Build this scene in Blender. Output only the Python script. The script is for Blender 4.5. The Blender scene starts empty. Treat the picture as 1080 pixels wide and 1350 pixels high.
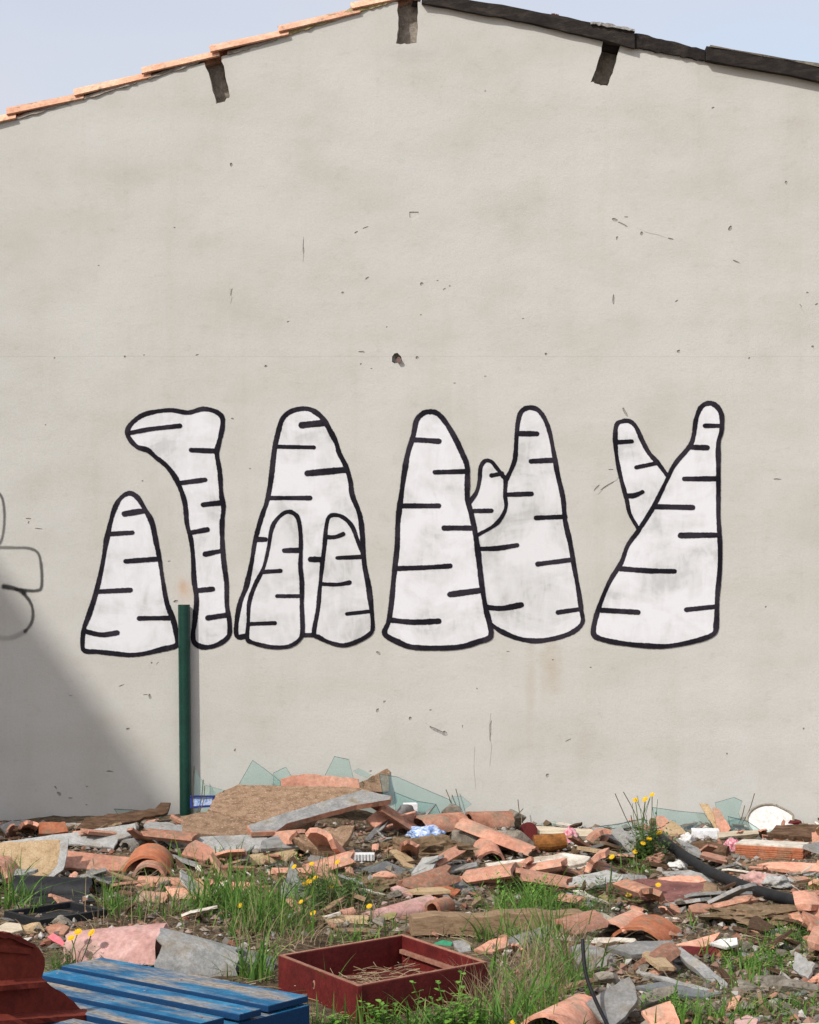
import bpy, bmesh, math, random
from mathutils import Vector, Matrix, noise
from mathutils.geometry import delaunay_2d_cdt
random.seed(11)
C = bpy.context.scene.collection
SC = bpy.context.scene
R = math.radians

# ------------------------------------------------------------------ camera
F, HOR, H, D = 2600.0, 740.0, 1.55, 11.3       # focal in photo px, horizon row, eye height, distance to the gable
cd = bpy.data.cameras.new('camera'); cam = bpy.data.objects.new('camera', cd); C.objects.link(cam)
cam.location = (0, 0, H); cam.rotation_euler = (R(90), 0, 0)
cd.sensor_fit = 'HORIZONTAL'; cd.sensor_width = 36; cd.lens = 36 * F / 1080
cd.shift_y = (HOR - 675) / 1080; cd.clip_end = 2000; cd.clip_start = .1
SC.camera = cam
# ------------------------------------------------------------------ sky and sun
SUN_AZ, SUN_EL = 43, 42.4                        # degrees left of the wall's normal, elevation
W = bpy.data.worlds.new('World'); SC.world = W; W.use_nodes = True
wn, wl = W.node_tree.nodes, W.node_tree.links
bg = wn['Background']; bg.inputs['Strength'].default_value = .15
sky = wn.new('ShaderNodeTexSky'); sky.sky_type = 'NISHITA'; sky.sun_disc = False
sky.sun_elevation = R(SUN_EL); sky.sun_rotation = R(180 + SUN_AZ)
sky.air_density = 1.2; sky.dust_density = 3.0; sky.ozone_density = 1.5
tc = wn.new('ShaderNodeTexCoord'); mp = wn.new('ShaderNodeMapping'); mp.inputs['Scale'].default_value = (1.2, 1.2, 3.2)
mp.inputs['Location'].default_value = (.35, .0, .2)
nz = wn.new('ShaderNodeTexNoise'); nz.inputs['Scale'].default_value = 1.6; nz.inputs['Detail'].default_value = 5
nz.inputs['Roughness'].default_value = .5
rp = wn.new('ShaderNodeValToRGB'); rp.color_ramp.elements[0].position = .36; rp.color_ramp.elements[1].position = .72
mx = wn.new('ShaderNodeMixRGB'); mx.inputs[2].default_value = (3.4, 3.25, 3.4, 1)
mm = wn.new('ShaderNodeMath'); mm.operation = 'MULTIPLY_ADD'; mm.inputs[1].default_value = .45; mm.inputs[2].default_value = .5
wl.new(tc.outputs['Generated'], mp.inputs[0]); wl.new(mp.outputs[0], nz.inputs['Vector'])
wl.new(nz.outputs['Fac'], rp.inputs[0]); wl.new(rp.outputs[0], mm.inputs[0]); wl.new(mm.outputs[0], mx.inputs[0])
wl.new(sky.outputs[0], mx.inputs[1]); wl.new(mx.outputs[0], bg.inputs[0])
sl = bpy.data.lights.new('sun', 'SUN'); sun = bpy.data.objects.new('sun', sl); C.objects.link(sun)
sl.energy = 2.5; sl.angle = R(1.5); sl.color = (1, .96, .90)
ts = Vector((-math.sin(R(SUN_AZ)) * math.cos(R(SUN_EL)), -math.cos(R(SUN_AZ)) * math.cos(R(SUN_EL)), math.sin(R(SUN_EL))))
sun.rotation_euler = ts.to_track_quat('Z', 'Y').to_euler(); sun.location = ts * 30
vs = SC.view_settings; vs.view_transform = 'Standard'; vs.look = 'None'; vs.exposure = 0.56; vs.gamma = 1

# ------------------------------------------------------------------ materials
def lin(r, g, b):
    f = lambda c: (c / 255 / 12.92) if c / 255 <= .04045 else ((c / 255 + .055) / 1.055) ** 2.4
    return (f(r), f(g), f(b), 1)
def node(t, kind, **kw):
    n = t.nodes.new(kind)
    for k, v in kw.items(): setattr(n, k, v)
    return n
def M(name, cols, scale=9, rough=.9, bump=.35, bscale=70, spec=.25, fleck=None, fscale=55, famt=.62, vary=.22, fsoft=.07, metal=0, stretch=None):
    m = bpy.data.materials.new(name); m.use_nodes = True; t = m.node_tree; L = t.links
    b = t.nodes['Principled BSDF']; b.inputs['Roughness'].default_value = rough
    b.inputs['Specular IOR Level'].default_value = spec; b.inputs['Metallic'].default_value = metal
    tc = node(t, 'ShaderNodeTexCoord'); oi = node(t, 'ShaderNodeObjectInfo')
    add = node(t, 'ShaderNodeVectorMath', operation='ADD')
    mul = node(t, 'ShaderNodeVectorMath', operation='SCALE'); mul.inputs['Scale'].default_value = 37.
    cx = node(t, 'ShaderNodeCombineXYZ')
    for i in range(3): L.new(oi.outputs['Random'], cx.inputs[i])
    L.new(cx.outputs[0], mul.inputs[0]); L.new(tc.outputs['Object'], add.inputs[0]); L.new(mul.outputs[0], add.inputs[1])
    vec = add.outputs[0]
    if stretch:
        mp = node(t, 'ShaderNodeMapping'); mp.inputs['Scale'].default_value = stretch
        L.new(vec, mp.inputs[0]); vec = mp.outputs[0]
    n1 = node(t, 'ShaderNodeTexNoise'); n1.inputs['Scale'].default_value = scale; n1.inputs['Detail'].default_value = 7
    n1.inputs['Roughness'].default_value = .62; n1.inputs['Distortion'].default_value = .4
    L.new(vec, n1.inputs['Vector'])
    cr = node(t, 'ShaderNodeValToRGB'); e = cr.color_ramp.elements
    ps = [.3 + .42 * i / max(1, len(cols) - 1) for i in range(len(cols))]
    e[0].position = ps[0]; e[0].color = tuple(cols[0][:3]) + (1,); e[1].position = ps[-1]; e[1].color = tuple(cols[-1][:3]) + (1,)
    for p, c in list(zip(ps, cols))[1:-1]: x = e.new(p); x.color = tuple(c[:3]) + (1,)
    L.new(n1.outputs['Fac'], cr.inputs[0]); col = cr.outputs[0]
    n2 = node(t, 'ShaderNodeTexNoise'); n2.inputs['Scale'].default_value = bscale; n2.inputs['Detail'].default_value = 5
    n2.inputs['Roughness'].default_value = .7; L.new(vec, n2.inputs['Vector'])
    if fleck:
        fr = node(t, 'ShaderNodeValToRGB'); fr.color_ramp.elements[0].position = famt; fr.color_ramp.elements[1].position = famt + fsoft
        n3 = node(t, 'ShaderNodeTexNoise'); n3.inputs['Scale'].default_value = fscale; n3.inputs['Detail'].default_value = 3; L.new(vec, n3.inputs['Vector'])
        L.new(n3.outputs['Fac'], fr.inputs[0])
        mf = node(t, 'ShaderNodeMixRGB'); L.new(fr.outputs[0], mf.inputs[0]); L.new(col, mf.inputs[1]); mf.inputs[2].default_value = tuple(fleck[:3]) + (1,)
        col = mf.outputs[0]
    hs = node(t, 'ShaderNodeHueSaturation'); L.new(col, hs.inputs['Color'])
    mr = node(t, 'ShaderNodeMapRange'); mr.inputs['To Min'].default_value = 1 - vary; mr.inputs['To Max'].default_value = 1 + vary
    L.new(oi.outputs['Random'], mr.inputs['Value'])
    m2 = node(t, 'ShaderNodeMapRange'); m2.inputs['From Min'].default_value = .3; m2.inputs['From Max'].default_value = .7
    m2.inputs['To Min'].default_value = .72; m2.inputs['To Max'].default_value = 1.2
    L.new(n2.outputs['Fac'], m2.inputs['Value'])
    mu = node(t, 'ShaderNodeMath', operation='MULTIPLY'); L.new(mr.outputs[0], mu.inputs[0]); L.new(m2.outputs[0], mu.inputs[1])
    L.new(mu.outputs[0], hs.inputs['Value']); L.new(hs.outputs[0], b.inputs['Base Color'])
    if bump:
        bp = node(t, 'ShaderNodeBump'); bp.inputs['Strength'].default_value = bump; bp.inputs['Distance'].default_value = .01
        L.new(n2.outputs['Fac'], bp.inputs['Height']); L.new(bp.outputs[0], b.inputs['Normal'])
    return m
MT = {}
MT['terra'] = M('terracotta', [(.25, .11, .068), (.42, .195, .125), (.53, .31, .215)], 9, .9, .45, 60, fleck=(.25, .19, .135), fscale=11, famt=.47, fsoft=.22, vary=.3)
MT['salmon'] = M('salmon_clay', [(.42, .20, .135), (.58, .285, .195), (.65, .39, .285)], 8, .9, .45, 55, fleck=(.34, .255, .185), fscale=9, famt=.50, fsoft=.24, vary=.25)
MT['orange'] = M('orange_clay', [(.27, .085, .04), (.42, .15, .075), (.47, .21, .12)], 8, .9, .4, 60, fleck=(.26, .16, .1), fscale=14, famt=.52, fsoft=.2)
MT['brickred'] = M('fired_red_clay', [(.10, .014, .008), (.15, .021, .011), (.19, .034, .018)], 6, .85, .4, 45, vary=.08)
MT['rust'] = M('rusty_brown', [(.13, .05, .015), (.30, .12, .03), (.38, .18, .05)], 14, .85, .5, 60, vary=.1)
MT['pink'] = M('faded_pink_clay', [(.36, .19, .165), (.49, .29, .26), (.56, .38, .345)], 8, .85, .3, 50, fleck=(.3, .21, .165), fscale=10, famt=.52, fsoft=.2, vary=.1)
MT['pinkbright'] = M('bright_pink_plastic', [(.55, .10, .13), (.6, .15, .18)], 7, .5, .1, 50, vary=.1)
MT['grey'] = M('grey_fibre_cement', [(.15, .15, .145), (.24, .24, .232), (.34, .335, .32)], 10, .95, .5, 75, fleck=(.2, .175, .135), fscale=10, famt=.52, fsoft=.2, vary=.28)
MT['greyfine'] = M('pale_grey_cement', [(.23, .23, .22), (.33, .33, .315), (.41, .40, .385)], 9, .95, .45, 90, fleck=(.25, .22, .18), fscale=10, famt=.54, fsoft=.2)
MT['darkgrey'] = M('dark_grey_slate', [(.075, .08, .085), (.13, .135, .14), (.18, .185, .19)], 8, .8, .3, 70)
MT['mortar'] = M('old_mortar', [(.16, .135, .105), (.26, .23, .185), (.35, .32, .265)], 12, .95, .7, 60, fleck=(.14, .12, .095), famt=.62)
MT['chip'] = M('speckled_brown_board', [(.17, .105, .06), (.31, .20, .125), (.41, .28, .19)], 26, .95, .9, 120, fleck=(.46, .35, .25), fscale=90, famt=.6, vary=.12)
MT['sandy'] = M('sandy_chipboard', [(.34, .235, .13), (.47, .34, .20), (.52, .40, .26)], 18, .95, .6, 120, fleck=(.22, .13, .07), fscale=80, famt=.66, vary=.1)
MT['bark'] = M('brown_rotten_wood', [(.065, .036, .02), (.135, .078, .046), (.22, .14, .09)], 16, .95, .9, 70, stretch=(1, 4, 1), vary=.15)
MT['wood'] = M('bare_brown_timber', [(.17, .105, .06), (.30, .20, .12), (.37, .26, .165)], 9, .9, .5, 60, stretch=(1, 9, 9), vary=.1)
MT['palewood'] = M('pale_weathered_timber', [(.36, .30, .21), (.50, .43, .32), (.56, .50, .39)], 8, .9, .4, 60, stretch=(1, 8, 8), vary=.1)
MT['whiteboard'] = M('dirty_white_board', [(.40, .35, .28), (.62, .58, .50), (.70, .67, .61)], 8, .85, .3, 60, fleck=(.33, .22, .14), fscale=9, famt=.52, fsoft=.22, vary=.06)
MT['white'] = M('white_ceramic', [(.60, .58, .54), (.76, .75, .72)], 7, .45, .1, 50, spec=.4, fleck=(.45, .40, .33), fscale=20, famt=.68, vary=.05)
MT['whiteplastic'] = M('white_plastic', [(.66, .67, .68), (.78, .78, .78)], 7, .45, .05, 40, vary=.05)
MT['maroon'] = M('maroon_paint', [(.065, .009, .008), (.105, .012, .011), (.14, .019, .016)], 8, .6, .25, 50, spec=.22, vary=.05)
MT['maroonboard'] = M('faded_maroon_board', [(.12, .05, .045), (.19, .08, .07), (.25, .125, .105)], 12, .85, .4, 60, fleck=(.4, .36, .3), famt=.7, vary=.06)
MT['clod'] = M('dry_earth', [(.125, .082, .046), (.21, .145, .085), (.285, .205, .13)], 12, 1, .9, 55, vary=.14)
MT['black'] = M('black_plastic', [(.011, .012, .014), (.02, .021, .024)], 9, .55, .15, 60, vary=.1)
MT['hose'] = M('black_rubber', [(.010, .0105, .012), (.02, .021, .023)], 18, .7, .15, 60, vary=.05)
MT['olive'] = M('olive_board', [(.24, .21, .085), (.36, .32, .14)], 8, .9, .3, 60)
MT['blueplastic'] = M('blue_white_film', [(.70, .72, .78), (.10, .25, .58), (.62, .68, .80), (.05, .12, .4)], 34, .3, .2, 30, spec=.5, vary=.05)
MT['bluedark'] = M('blue_frame_paint', [(.02, .03, .16), (.03, .05, .24)], 8, .6, .1, 40)
MT['teal'] = M('teal_plastic', [(.03, .16, .17), (.06, .25, .27)], 8, .5, .1, 40)
MT['green'] = M('green_plastic', [(.03, .26, .13), (.06, .36, .20)], 8, .4, .1, 40)
MT['cloth'] = M('pink_floral_cloth', [(.55, .06, .12), (.62, .30, .34), (.74, .66, .64)], 70, .95, .5, 90, vary=.05)
MT['paper'] = M('crumpled_white_paper', [(.55, .54, .52), (.74, .73, .70)], 12, .9, .4, 60, vary=.06)
MT['sole'] = M('beige_rubber', [(.45, .39, .29), (.55, .49, .38)], 12, .8, .2, 60)
MT['dark'] = M('dark_void', [(.012, .01, .008), (.03, .025, .02)], 8, 1, .2, 40)
MT['darkroof'] = M('dark_bitumen_board', [(.014, .011, .010), (.028, .023, .020), (.06, .048, .04)], 9, .9, .6, 60, stretch=(1, 1, 3), vary=.15)
MT['rooftile'] = M('roof_terracotta', [(.54, .28, .175), (.69, .385, .255), (.76, .50, .36)], 6, .85, .35, 60, fleck=(.33, .25, .17), fscale=22, famt=.58, fsoft=.12, vary=.14)
MT['moss'] = M('mossy_mortar', [(.20, .15, .06), (.34, .27, .13), (.36, .32, .24)], 16, .95, .8, 70)
MT['pocket'] = M('raw_block', [(.16, .13, .105), (.30, .26, .22), (.40, .36, .32)], 14, .95, .8, 60)
MT['metal'] = M('rusty_metal', [(.22, .12, .10), (.42, .30, .27)], 30, .6, .3, 60, metal=.2)
def green_mat(name, cols, rough=.6):
    m = bpy.data.materials.new(name); m.use_nodes = True; t = m.node_tree; b = t.nodes['Principled BSDF']
    g = node(t, 'ShaderNodeNewGeometry'); cr = node(t, 'ShaderNodeValToRGB'); e = cr.color_ramp.elements
    e[0].color = tuple(cols[0]) + (1,); e[1].color = tuple(cols[-1]) + (1,)
    for i, c in enumerate(cols[1:-1]): x = e.new((i + 1) / (len(cols) - 1)); x.color = tuple(c) + (1,)
    t.links.new(g.outputs['Random Per Island'], cr.inputs[0]); t.links.new(cr.outputs[0], b.inputs['Base Color'])
    b.inputs['Roughness'].default_value = rough; b.inputs['Specular IOR Level'].default_value = .3
    tr = node(t, 'ShaderNodeBsdfTranslucent'); t.links.new(cr.outputs[0], tr.inputs[0])
    ms = node(t, 'ShaderNodeMixShader'); ms.inputs[0].default_value = .32
    t.links.new(b.outputs[0], ms.inputs[1]); t.links.new(tr.outputs[0], ms.inputs[2]); t.links.new(ms.outputs[0], t.nodes['Material Output'].inputs[0])
    return m
MT['grass'] = green_mat('grass_blades', [(.05, .12, .02), (.09, .21, .03), (.15, .29, .05), (.07, .17, .03), (.24, .32, .09)])
MT['leaf'] = green_mat('weed_leaves', [(.07, .17, .025), (.14, .31, .04), (.22, .40, .07)])
MT['feather'] = green_mat('feathery_leaves', [(.05, .10, .03), (.09, .17, .045), (.15, .22, .07)])
MT['straw'] = green_mat('dry_straw', [(.22, .155, .085), (.36, .27, .16), (.46, .38, .25), (.14, .09, .05)], .9)
MT['petal'] = green_mat('yellow_petals', [(.80, .50, .01), (.85, .60, .02), (.78, .42, .01)], .6)
MT['stem'] = green_mat('dry_stems', [(.10, .075, .04), (.19, .15, .08)], .9)
MT['grit'] = green_mat('mixed_grit', [(.45, .22, .14), (.30, .29, .27), (.20, .14, .09), (.38, .33, .27), (.14, .10, .07), (.62, .60, .56), (.36, .15, .09), (.22, .20, .17), (.27, .20, .14)], .95)
# glass sheet: tinted, reflecting by angle; dark cut edges
def glass():
    m = bpy.data.materials.new('green_window_glass'); m.use_nodes = True; t = m.node_tree
    t.nodes.remove(t.nodes['Principled BSDF'])
    tr = node(t, 'ShaderNodeBsdfTransparent'); tr.inputs[0].default_value = (.86, .94, .92, 1)
    gl = node(t, 'ShaderNodeBsdfGlossy'); gl.inputs['Roughness'].default_value = .03; gl.inputs[0].default_value = (.95, 1, 1, 1)
    df = node(t, 'ShaderNodeBsdfDiffuse'); df.inputs[0].default_value = (.20, .30, .285, 1)
    lw = node(t, 'ShaderNodeLayerWeight'); lw.inputs[0].default_value = .5
    pw = node(t, 'ShaderNodeMath', operation='POWER'); pw.inputs[1].default_value = 4.0; t.links.new(lw.outputs['Facing'], pw.inputs[0])
    fr = node(t, 'ShaderNodeMath', operation='MULTIPLY_ADD'); fr.inputs[1].default_value = .8; fr.inputs[2].default_value = .05; t.links.new(pw.outputs[0], fr.inputs[0])
    a = node(t, 'ShaderNodeMixShader'); a.inputs[0].default_value = .07
    b = node(t, 'ShaderNodeMixShader')
    t.links.new(tr.outputs[0], a.inputs[1]); t.links.new(df.outputs[0], a.inputs[2])
    t.links.new(fr.outputs[0], b.inputs[0]); t.links.new(a.outputs[0], b.inputs[1]); t.links.new(gl.outputs[0], b.inputs[2])
    t.links.new(b.outputs[0], t.nodes['Material Output'].inputs[0])
    return m
MT['glass'] = glass()
MT['glassedge'] = M('glass_cut_edge', [(.012, .05, .05), (.04, .12, .115)], 30, .2, 0, 40, spec=.6, vary=.2)

# ------------------------------------------------------------------ helpers
def tag(o, label=None, cat=None, group=None, kind=None):
    if label: o['label'] = label
    if cat: o['category'] = cat
    if group: o['group'] = group
    if kind: o['kind'] = kind
    return o
def mesh(name, vs_, fs, mat, parent=None, smooth=False, origin=None, mats=None, fm=None):
    """one mesh object; vertices in world space, origin at its base (or parent's frame)"""
    vs_ = [Vector(v) for v in vs_]
    if origin is None:
        if parent is not None: origin = parent.location.copy()
        else:
            n = len(vs_); origin = Vector((sum(v.x for v in vs_) / n, sum(v.y for v in vs_) / n, min(v.z for v in vs_)))
    me = bpy.data.meshes.new(name); me.from_pydata([v - origin for v in vs_], [], fs)
    for mm_ in (mats or [mat]): me.materials.append(MT[mm_] if isinstance(mm_, str) else mm_)
    if fm: me.polygons.foreach_set('material_index', fm)
    if smooth: me.polygons.foreach_set('use_smooth', [True] * len(me.polygons))
    bm = bmesh.new(); bm.from_mesh(me); bmesh.ops.recalc_face_normals(bm, faces=bm.faces); bm.to_mesh(me); bm.free()
    o = bpy.data.objects.new(name, me); C.objects.link(o)
    if parent is not None: o.parent = parent
    else: o.location = origin
    return o
def empty(name, loc, label=None, cat=None, group=None):
    o = bpy.data.objects.new(name, None); C.objects.link(o); o.location = loc; o.empty_display_size = .1
    return tag(o, label, cat, group)
def ray(px, py): return Vector(((px - 540) / F, 1, -(py - HOR) / F))
EYE = Vector((0, 0, H))
def onwall(px, py, off=0.0):
    """a pixel of the flat gable wall, off metres in front of it"""
    return Vector(((px - 540) / F * D, D - off, H - (py - HOR) / F * D))
def sstep(a, b, x):
    t = max(0, min(1, (x - a) / (b - a))); return t * t * (3 - 2 * t)
def gz(x, y):
    """height of the ground: rough earth with the rubble heap against the wall"""
    if y > D + .5 or abs(x) > 6: return 0.0
    z = .018 * noise.noise(Vector((x * 1.7, y * 1.7, 3))) + .026 * noise.noise(Vector((x * 5, y * 5, 8))) + .012 * noise.noise(Vector((x * 13, y * 13, 4)))
    heap = .17 * math.exp(-((x + .62) / .72) ** 2) * sstep(9.5, 10.6, y) * (1 - .45 * sstep(10.8, 11.3, y))
    heap += .05 * math.exp(-((x + 1.9) / .7) ** 2) * sstep(9.3, 10.4, y)
    heap += .03 * sstep(10.3, 11.0, y)
    return z + heap
def pl(px, py, lift=0.0, ymax=D - .05):
    """where the pixel's line of sight comes down to the ground (plus lift)"""
    d = ray(px, py); t = max(4.5, (H - lift - .26) / max(1e-4, -d.z)); st = .05
    while t < ymax:
        p = EYE + d * t
        if p.z <= gz(p.x, p.y) + lift:
            if st < .004: return p
            t -= st; st *= .2
        t += st
    p = EYE + d * ymax; p.z = gz(p.x, p.y) + lift
    return p
def densify(pts, step, jag, rnd):
    out = []
    n = len(pts)
    for i in range(n):
        a, b = pts[i], pts[(i + 1) % n]; L = (b - a).length; k = max(1, int(L / step))
        for j in range(k):
            p = a.lerp(b, j / k)
            if j: p = p + Vector((rnd.uniform(-1, 1), rnd.uniform(-1, 1), rnd.uniform(-1, 1))) * jag
            out.append(p)
    return out
def slab_geo(pts, n, th, step, jag, rnd):
    n = n.normalized(); P = densify(pts, step, jag, rnd); c = sum(P, Vector()) / len(P); k = len(P)
    P = [p - n * (p - c).dot(n) for p in P]
    b = min(.003, th * .25)
    rings = []
    for s, dz in ((.985, 0), (1, -b), (1, -th + b), (.985, -th)):
        rings.append([c + (p - c) * s + n * (dz + rnd.uniform(-.0008, .0008)) for p in P])
    v = [q for r in rings for q in r]; f = [list(range(k)), list(range(4 * k - 1, 3 * k - 1, -1))]
    for r in range(3):
        for i in range(k): f.append([r * k + i, r * k + (i + 1) % k, (r + 1) * k + (i + 1) % k, (r + 1) * k + i])
    return v, f
def S(name, label, cat, pts, mat, th=.02, n=(0, -.35, 1), lift=None, y=None, jag=.0035, step=.03, edge=None, group=None, sink=.006):
    """a broken flat piece: outline seen in the photo laid on a plane resting on the ground"""
    n = Vector(n).normalized(); rnd = random.Random(hash(tuple(pts[0])) & 0xffff)
    ax = sum(p[0] for p in pts) / len(pts); ay = sum(p[1] for p in pts) / len(pts)
    def plane(l):
        A = (EYE + ray(ax, ay) * y) if y else pl(ax, ay, l)
        out = []
        for p in pts:
            d = ray(*p); t = (A - EYE).dot(n) / d.dot(n); out.append(EYE + d * t)
        return out
    if y: P = plane(0)
    elif lift is not None: P = plane(lift)
    else:
        l = th
        for _ in range(10):
            P = plane(l); cl = min((p - n * th).z - gz(p.x, p.y) for p in P)
            l -= (cl + sink) * .8
    P = [Vector((p.x, min(p.y, D - .012), p.z)) for p in P]
    v, f = slab_geo(P, n, th, step, jag, random.Random(int(ax * 7 + ay)))
    v = [Vector((q.x, min(q.y, D - .006), q.z)) for q in v]
    if edge: o = mesh(name, v, f, None, mats=[mat, edge], fm=[0, int(mat != 'glass')] + [1] * (len(f) - 2))
    else: o = mesh(name, v, f, mat)
    return tag(o, label, cat, group)
def tile_geo(p0, p1, r0, r1, arc, roll, th, jag, rnd, nl=9, na=14, up=Vector((0, 0, 1))):
    ax = (p1 - p0).normalized(); L = (p1 - p0).length
    side = ax.cross(up).normalized(); u = side.cross(ax).normalized()
    q = Matrix.Rotation(R(roll), 3, ax); side = q @ side; u = q @ u
    v, f = [], []
    e0 = [rnd.uniform(-1, 1) * jag for _ in range(na + 1)]; e1 = [rnd.uniform(-1, 1) * jag for _ in range(na + 1)]
    for shell in (0, 1):
        for i in range(nl + 1):
            s = i / nl
            for j in range(na + 1):
                a = R(arc) * (j / na - .5); r = r0 + (r1 - r0) * s - shell * th
                k = s * L + (e0[j] * (1 - s) if i == 0 else 0) + (e1[j] if i == nl else 0)
                if i in (0, nl): pass
                v.append(p0 + ax * k + (side * math.sin(a) + u * math.cos(a)) * (r + rnd.uniform(-.0008, .0008)))
    w = na + 1; o2 = (nl + 1) * w
    for i in range(nl):
        for j in range(na):
            a = i * w + j
            f.append([a, a + 1, a + w + 1, a + w]); f.append([o2 + a, o2 + a + w, o2 + a + w + 1, o2 + a + 1])
    for j in range(na):
        f.append([j, o2 + j, o2 + j + 1, j + 1]); b = nl * w + j; f.append([b, b + 1, o2 + b + 1, o2 + b])
    for i in range(nl):
        a = i * w; f.append([a, a + w, o2 + a + w, o2 + a]); b = a + na; f.append([b, o2 + b, o2 + b + w, b + w])
    return v, f
def smooth_by_angle(o, ang=38):
    bm = bmesh.new(); bm.from_mesh(o.data)
    for fc in bm.faces: fc.smooth = True
    for e in bm.edges: e.smooth = len(e.link_faces) == 2 and e.calc_face_angle(0) < R(ang)
    bm.to_mesh(o.data); bm.free(); return o
def T(name, label, cat, a, b, r0, r1, mat, arc=165, roll=0, th=.014, jag=.008, group=None, drop=True):
    """a barrel roof tile or a broken length of one; a, b = (px, py, lift) of its axis ends"""
    rnd = random.Random(int(a[0] * 13 + a[1])); p0, p1 = pl(*a), pl(*b)
    if drop:   # bring the rims down to the ground line
        h0, h1 = r0 * math.cos(R(arc / 2)), r1 * math.cos(R(arc / 2)); p0.z -= h0 * math.cos(R(roll)); p1.z -= h1 * math.cos(R(roll))
    v, f = tile_geo(p0, p1, r0, r1, arc, roll, th, jag, rnd)
    v = [Vector((q.x, min(q.y, D - .006), q.z)) for q in v]
    return tag(smooth_by_angle(mesh(name, v, f, mat)), label, cat, group)
def rock_geo(c, sx, sy, sz, rnd, n=22, rz=0.0):
    bm = bmesh.new()
    for _ in range(n):
        d = Vector((rnd.gauss(0, 1), rnd.gauss(0, 1), rnd.gauss(0, 1))).normalized()
        p = Vector((max(-.8, min(.8, d.x)) * sx, max(-.8, min(.8, d.y)) * sy, max(-.75, min(.75, d.z)) * sz))
        bm.verts.new(p)
    r = bmesh.ops.convex_hull(bm, input=bm.verts)
    bmesh.ops.delete(bm, geom=[g for g in r['geom_interior'] if isinstance(g, bmesh.types.BMVert)], context='VERTS')
    bmesh.ops.bevel(bm, geom=list(bm.edges), offset=min(sx, sy, sz) * .05, segments=1, affect='EDGES', profile=.5)
    bmesh.ops.triangulate(bm, faces=bm.faces)
    bmesh.ops.subdivide_edges(bm, edges=bm.edges, cuts=1, use_grid_fill=True)
    o = rnd.uniform(0, 50)
    for v in bm.verts:
        k = noise.noise(v.co * (2.2 / max(sx, sz)) + Vector((o, o, o))); v.co *= 1 + .07 * k
    bm.verts.index_update()
    Rz = Matrix.Rotation(rz, 3, 'Z')
    v = [c + Rz @ q.co for q in bm.verts]; f = [[q.index for q in fc.verts] for fc in bm.faces]; bm.free()
    return v, f
def rock(name, label, cat, px, py, w, d, h, mat, lift=0, rz=0, group=None):
    """a lump whose base sits at the pixel; w, d, h in metres"""
    rnd = random.Random(int(px * 3 + py * 5)); p = pl(px, py, lift); p.y = min(p.y, D - d * .62)
    v, f = rock_geo(p + Vector((0, 0, h * .34)), w * .62, d * .62, h * .62, rnd, 15, rz)
    return tag(mesh(name, v, f, mat), label, cat, group)
def crumple(name, label, cat, px, py, w, d, h, mat, lift=0, seed=1, amp=.38, freq=1.7, smooth=True):
    p = pl(px, py, lift); bm = bmesh.new(); bmesh.ops.create_icosphere(bm, subdivisions=4, radius=1)
    for v in bm.verts:
        n_ = noise.fractal(v.co * freq + Vector((seed, seed * 2, 0)), 1.0, 2.0, 3); r = 1 + amp * n_
        rid = abs(noise.noise(v.co * freq * 1.7 + Vector((0, seed, 5)))); r -= .35 * (1 - min(1, rid * 4)) * amp
        v.co = Vector((v.co.x * w / 2 * r, v.co.y * d / 2 * r, max(-.35, v.co.z) * h * r * .75))
    zmin = min(v.co.z for v in bm.verts)
    vs_ = [p + v.co - Vector((0, 0, zmin + .004)) for v in bm.verts]; bm.verts.index_update()
    f = [[q.index for q in fc.verts] for fc in bm.faces]; bm.free()
    return tag(mesh(name, vs_, f, mat, smooth=smooth), label, cat)
def box_geo(c, hx, hy, hz, ux=Vector((1, 0, 0)), uy=Vector((0, 1, 0)), uz=Vector((0, 0, 1)), bev=.003):
    bm = bmesh.new(); bmesh.ops.create_cube(bm, size=1)
    for v in bm.verts: v.co = Vector((v.co.x * 2 * hx, v.co.y * 2 * hy, v.co.z * 2 * hz))
    if bev: bmesh.ops.bevel(bm, geom=list(bm.edges), offset=min(bev, hx * .4, hy * .4, hz * .4), segments=2, affect='EDGES', profile=.6)
    bm.verts.index_update()
    v = [c + ux * q.co.x + uy * q.co.y + uz * q.co.z for q in bm.verts]; f = [[q.index for q in fc.verts] for fc in bm.faces]; bm.free()
    return v, f
def merge(*gs):
    V, Fc = [], []
    for v, f in gs:
        k = len(V); V += list(v); Fc += [[i + k for i in x] for x in f]
    return V, Fc
def tube_geo(pts, rads, n=12, caps=True):
    v, f = [], []; k = len(pts); prev = None
    for i, p in enumerate(pts):
        d = (pts[min(i + 1, k - 1)] - pts[max(i - 1, 0)]).normalized()
        u = prev if prev else (Vector((0, 0, 1)) if abs(d.z) < .9 else Vector((1, 0, 0)))
        s = d.cross(u).normalized(); u = s.cross(d).normalized(); prev = u
        r = rads[i] if isinstance(rads, (list, tuple)) else rads
        for j in range(n):
            a = 2 * math.pi * j / n; v.append(p + (s * math.cos(a) + u * math.sin(a)) * r)
    for i in range(k - 1):
        for j in range(n): f.append([i * n + j, i * n + (j + 1) % n, (i + 1) * n + (j + 1) % n, (i + 1) * n + j])
    if caps: f.append(list(range(n))[::-1]); f.append([(k - 1) * n + j for j in range(n)])
    return v, f
def catmull(P, m=6, closed=False):
    n = len(P); out = []
    g = (lambda i: P[i % n]) if closed else (lambda i: P[max(0, min(n - 1, i))])
    for i in range(n if closed else n - 1):
        a, b, c, d = g(i - 1), g(i), g(i + 1), g(i + 2)
        for j in range(m):
            t = j / m
            out.append(.5 * ((2 * b) + (c - a) * t + (2 * a - 5 * b + 4 * c - d) * t * t + (3 * b - a - 3 * c + d) * t ** 3))
    if not closed: out.append(P[-1])
    return out

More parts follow.
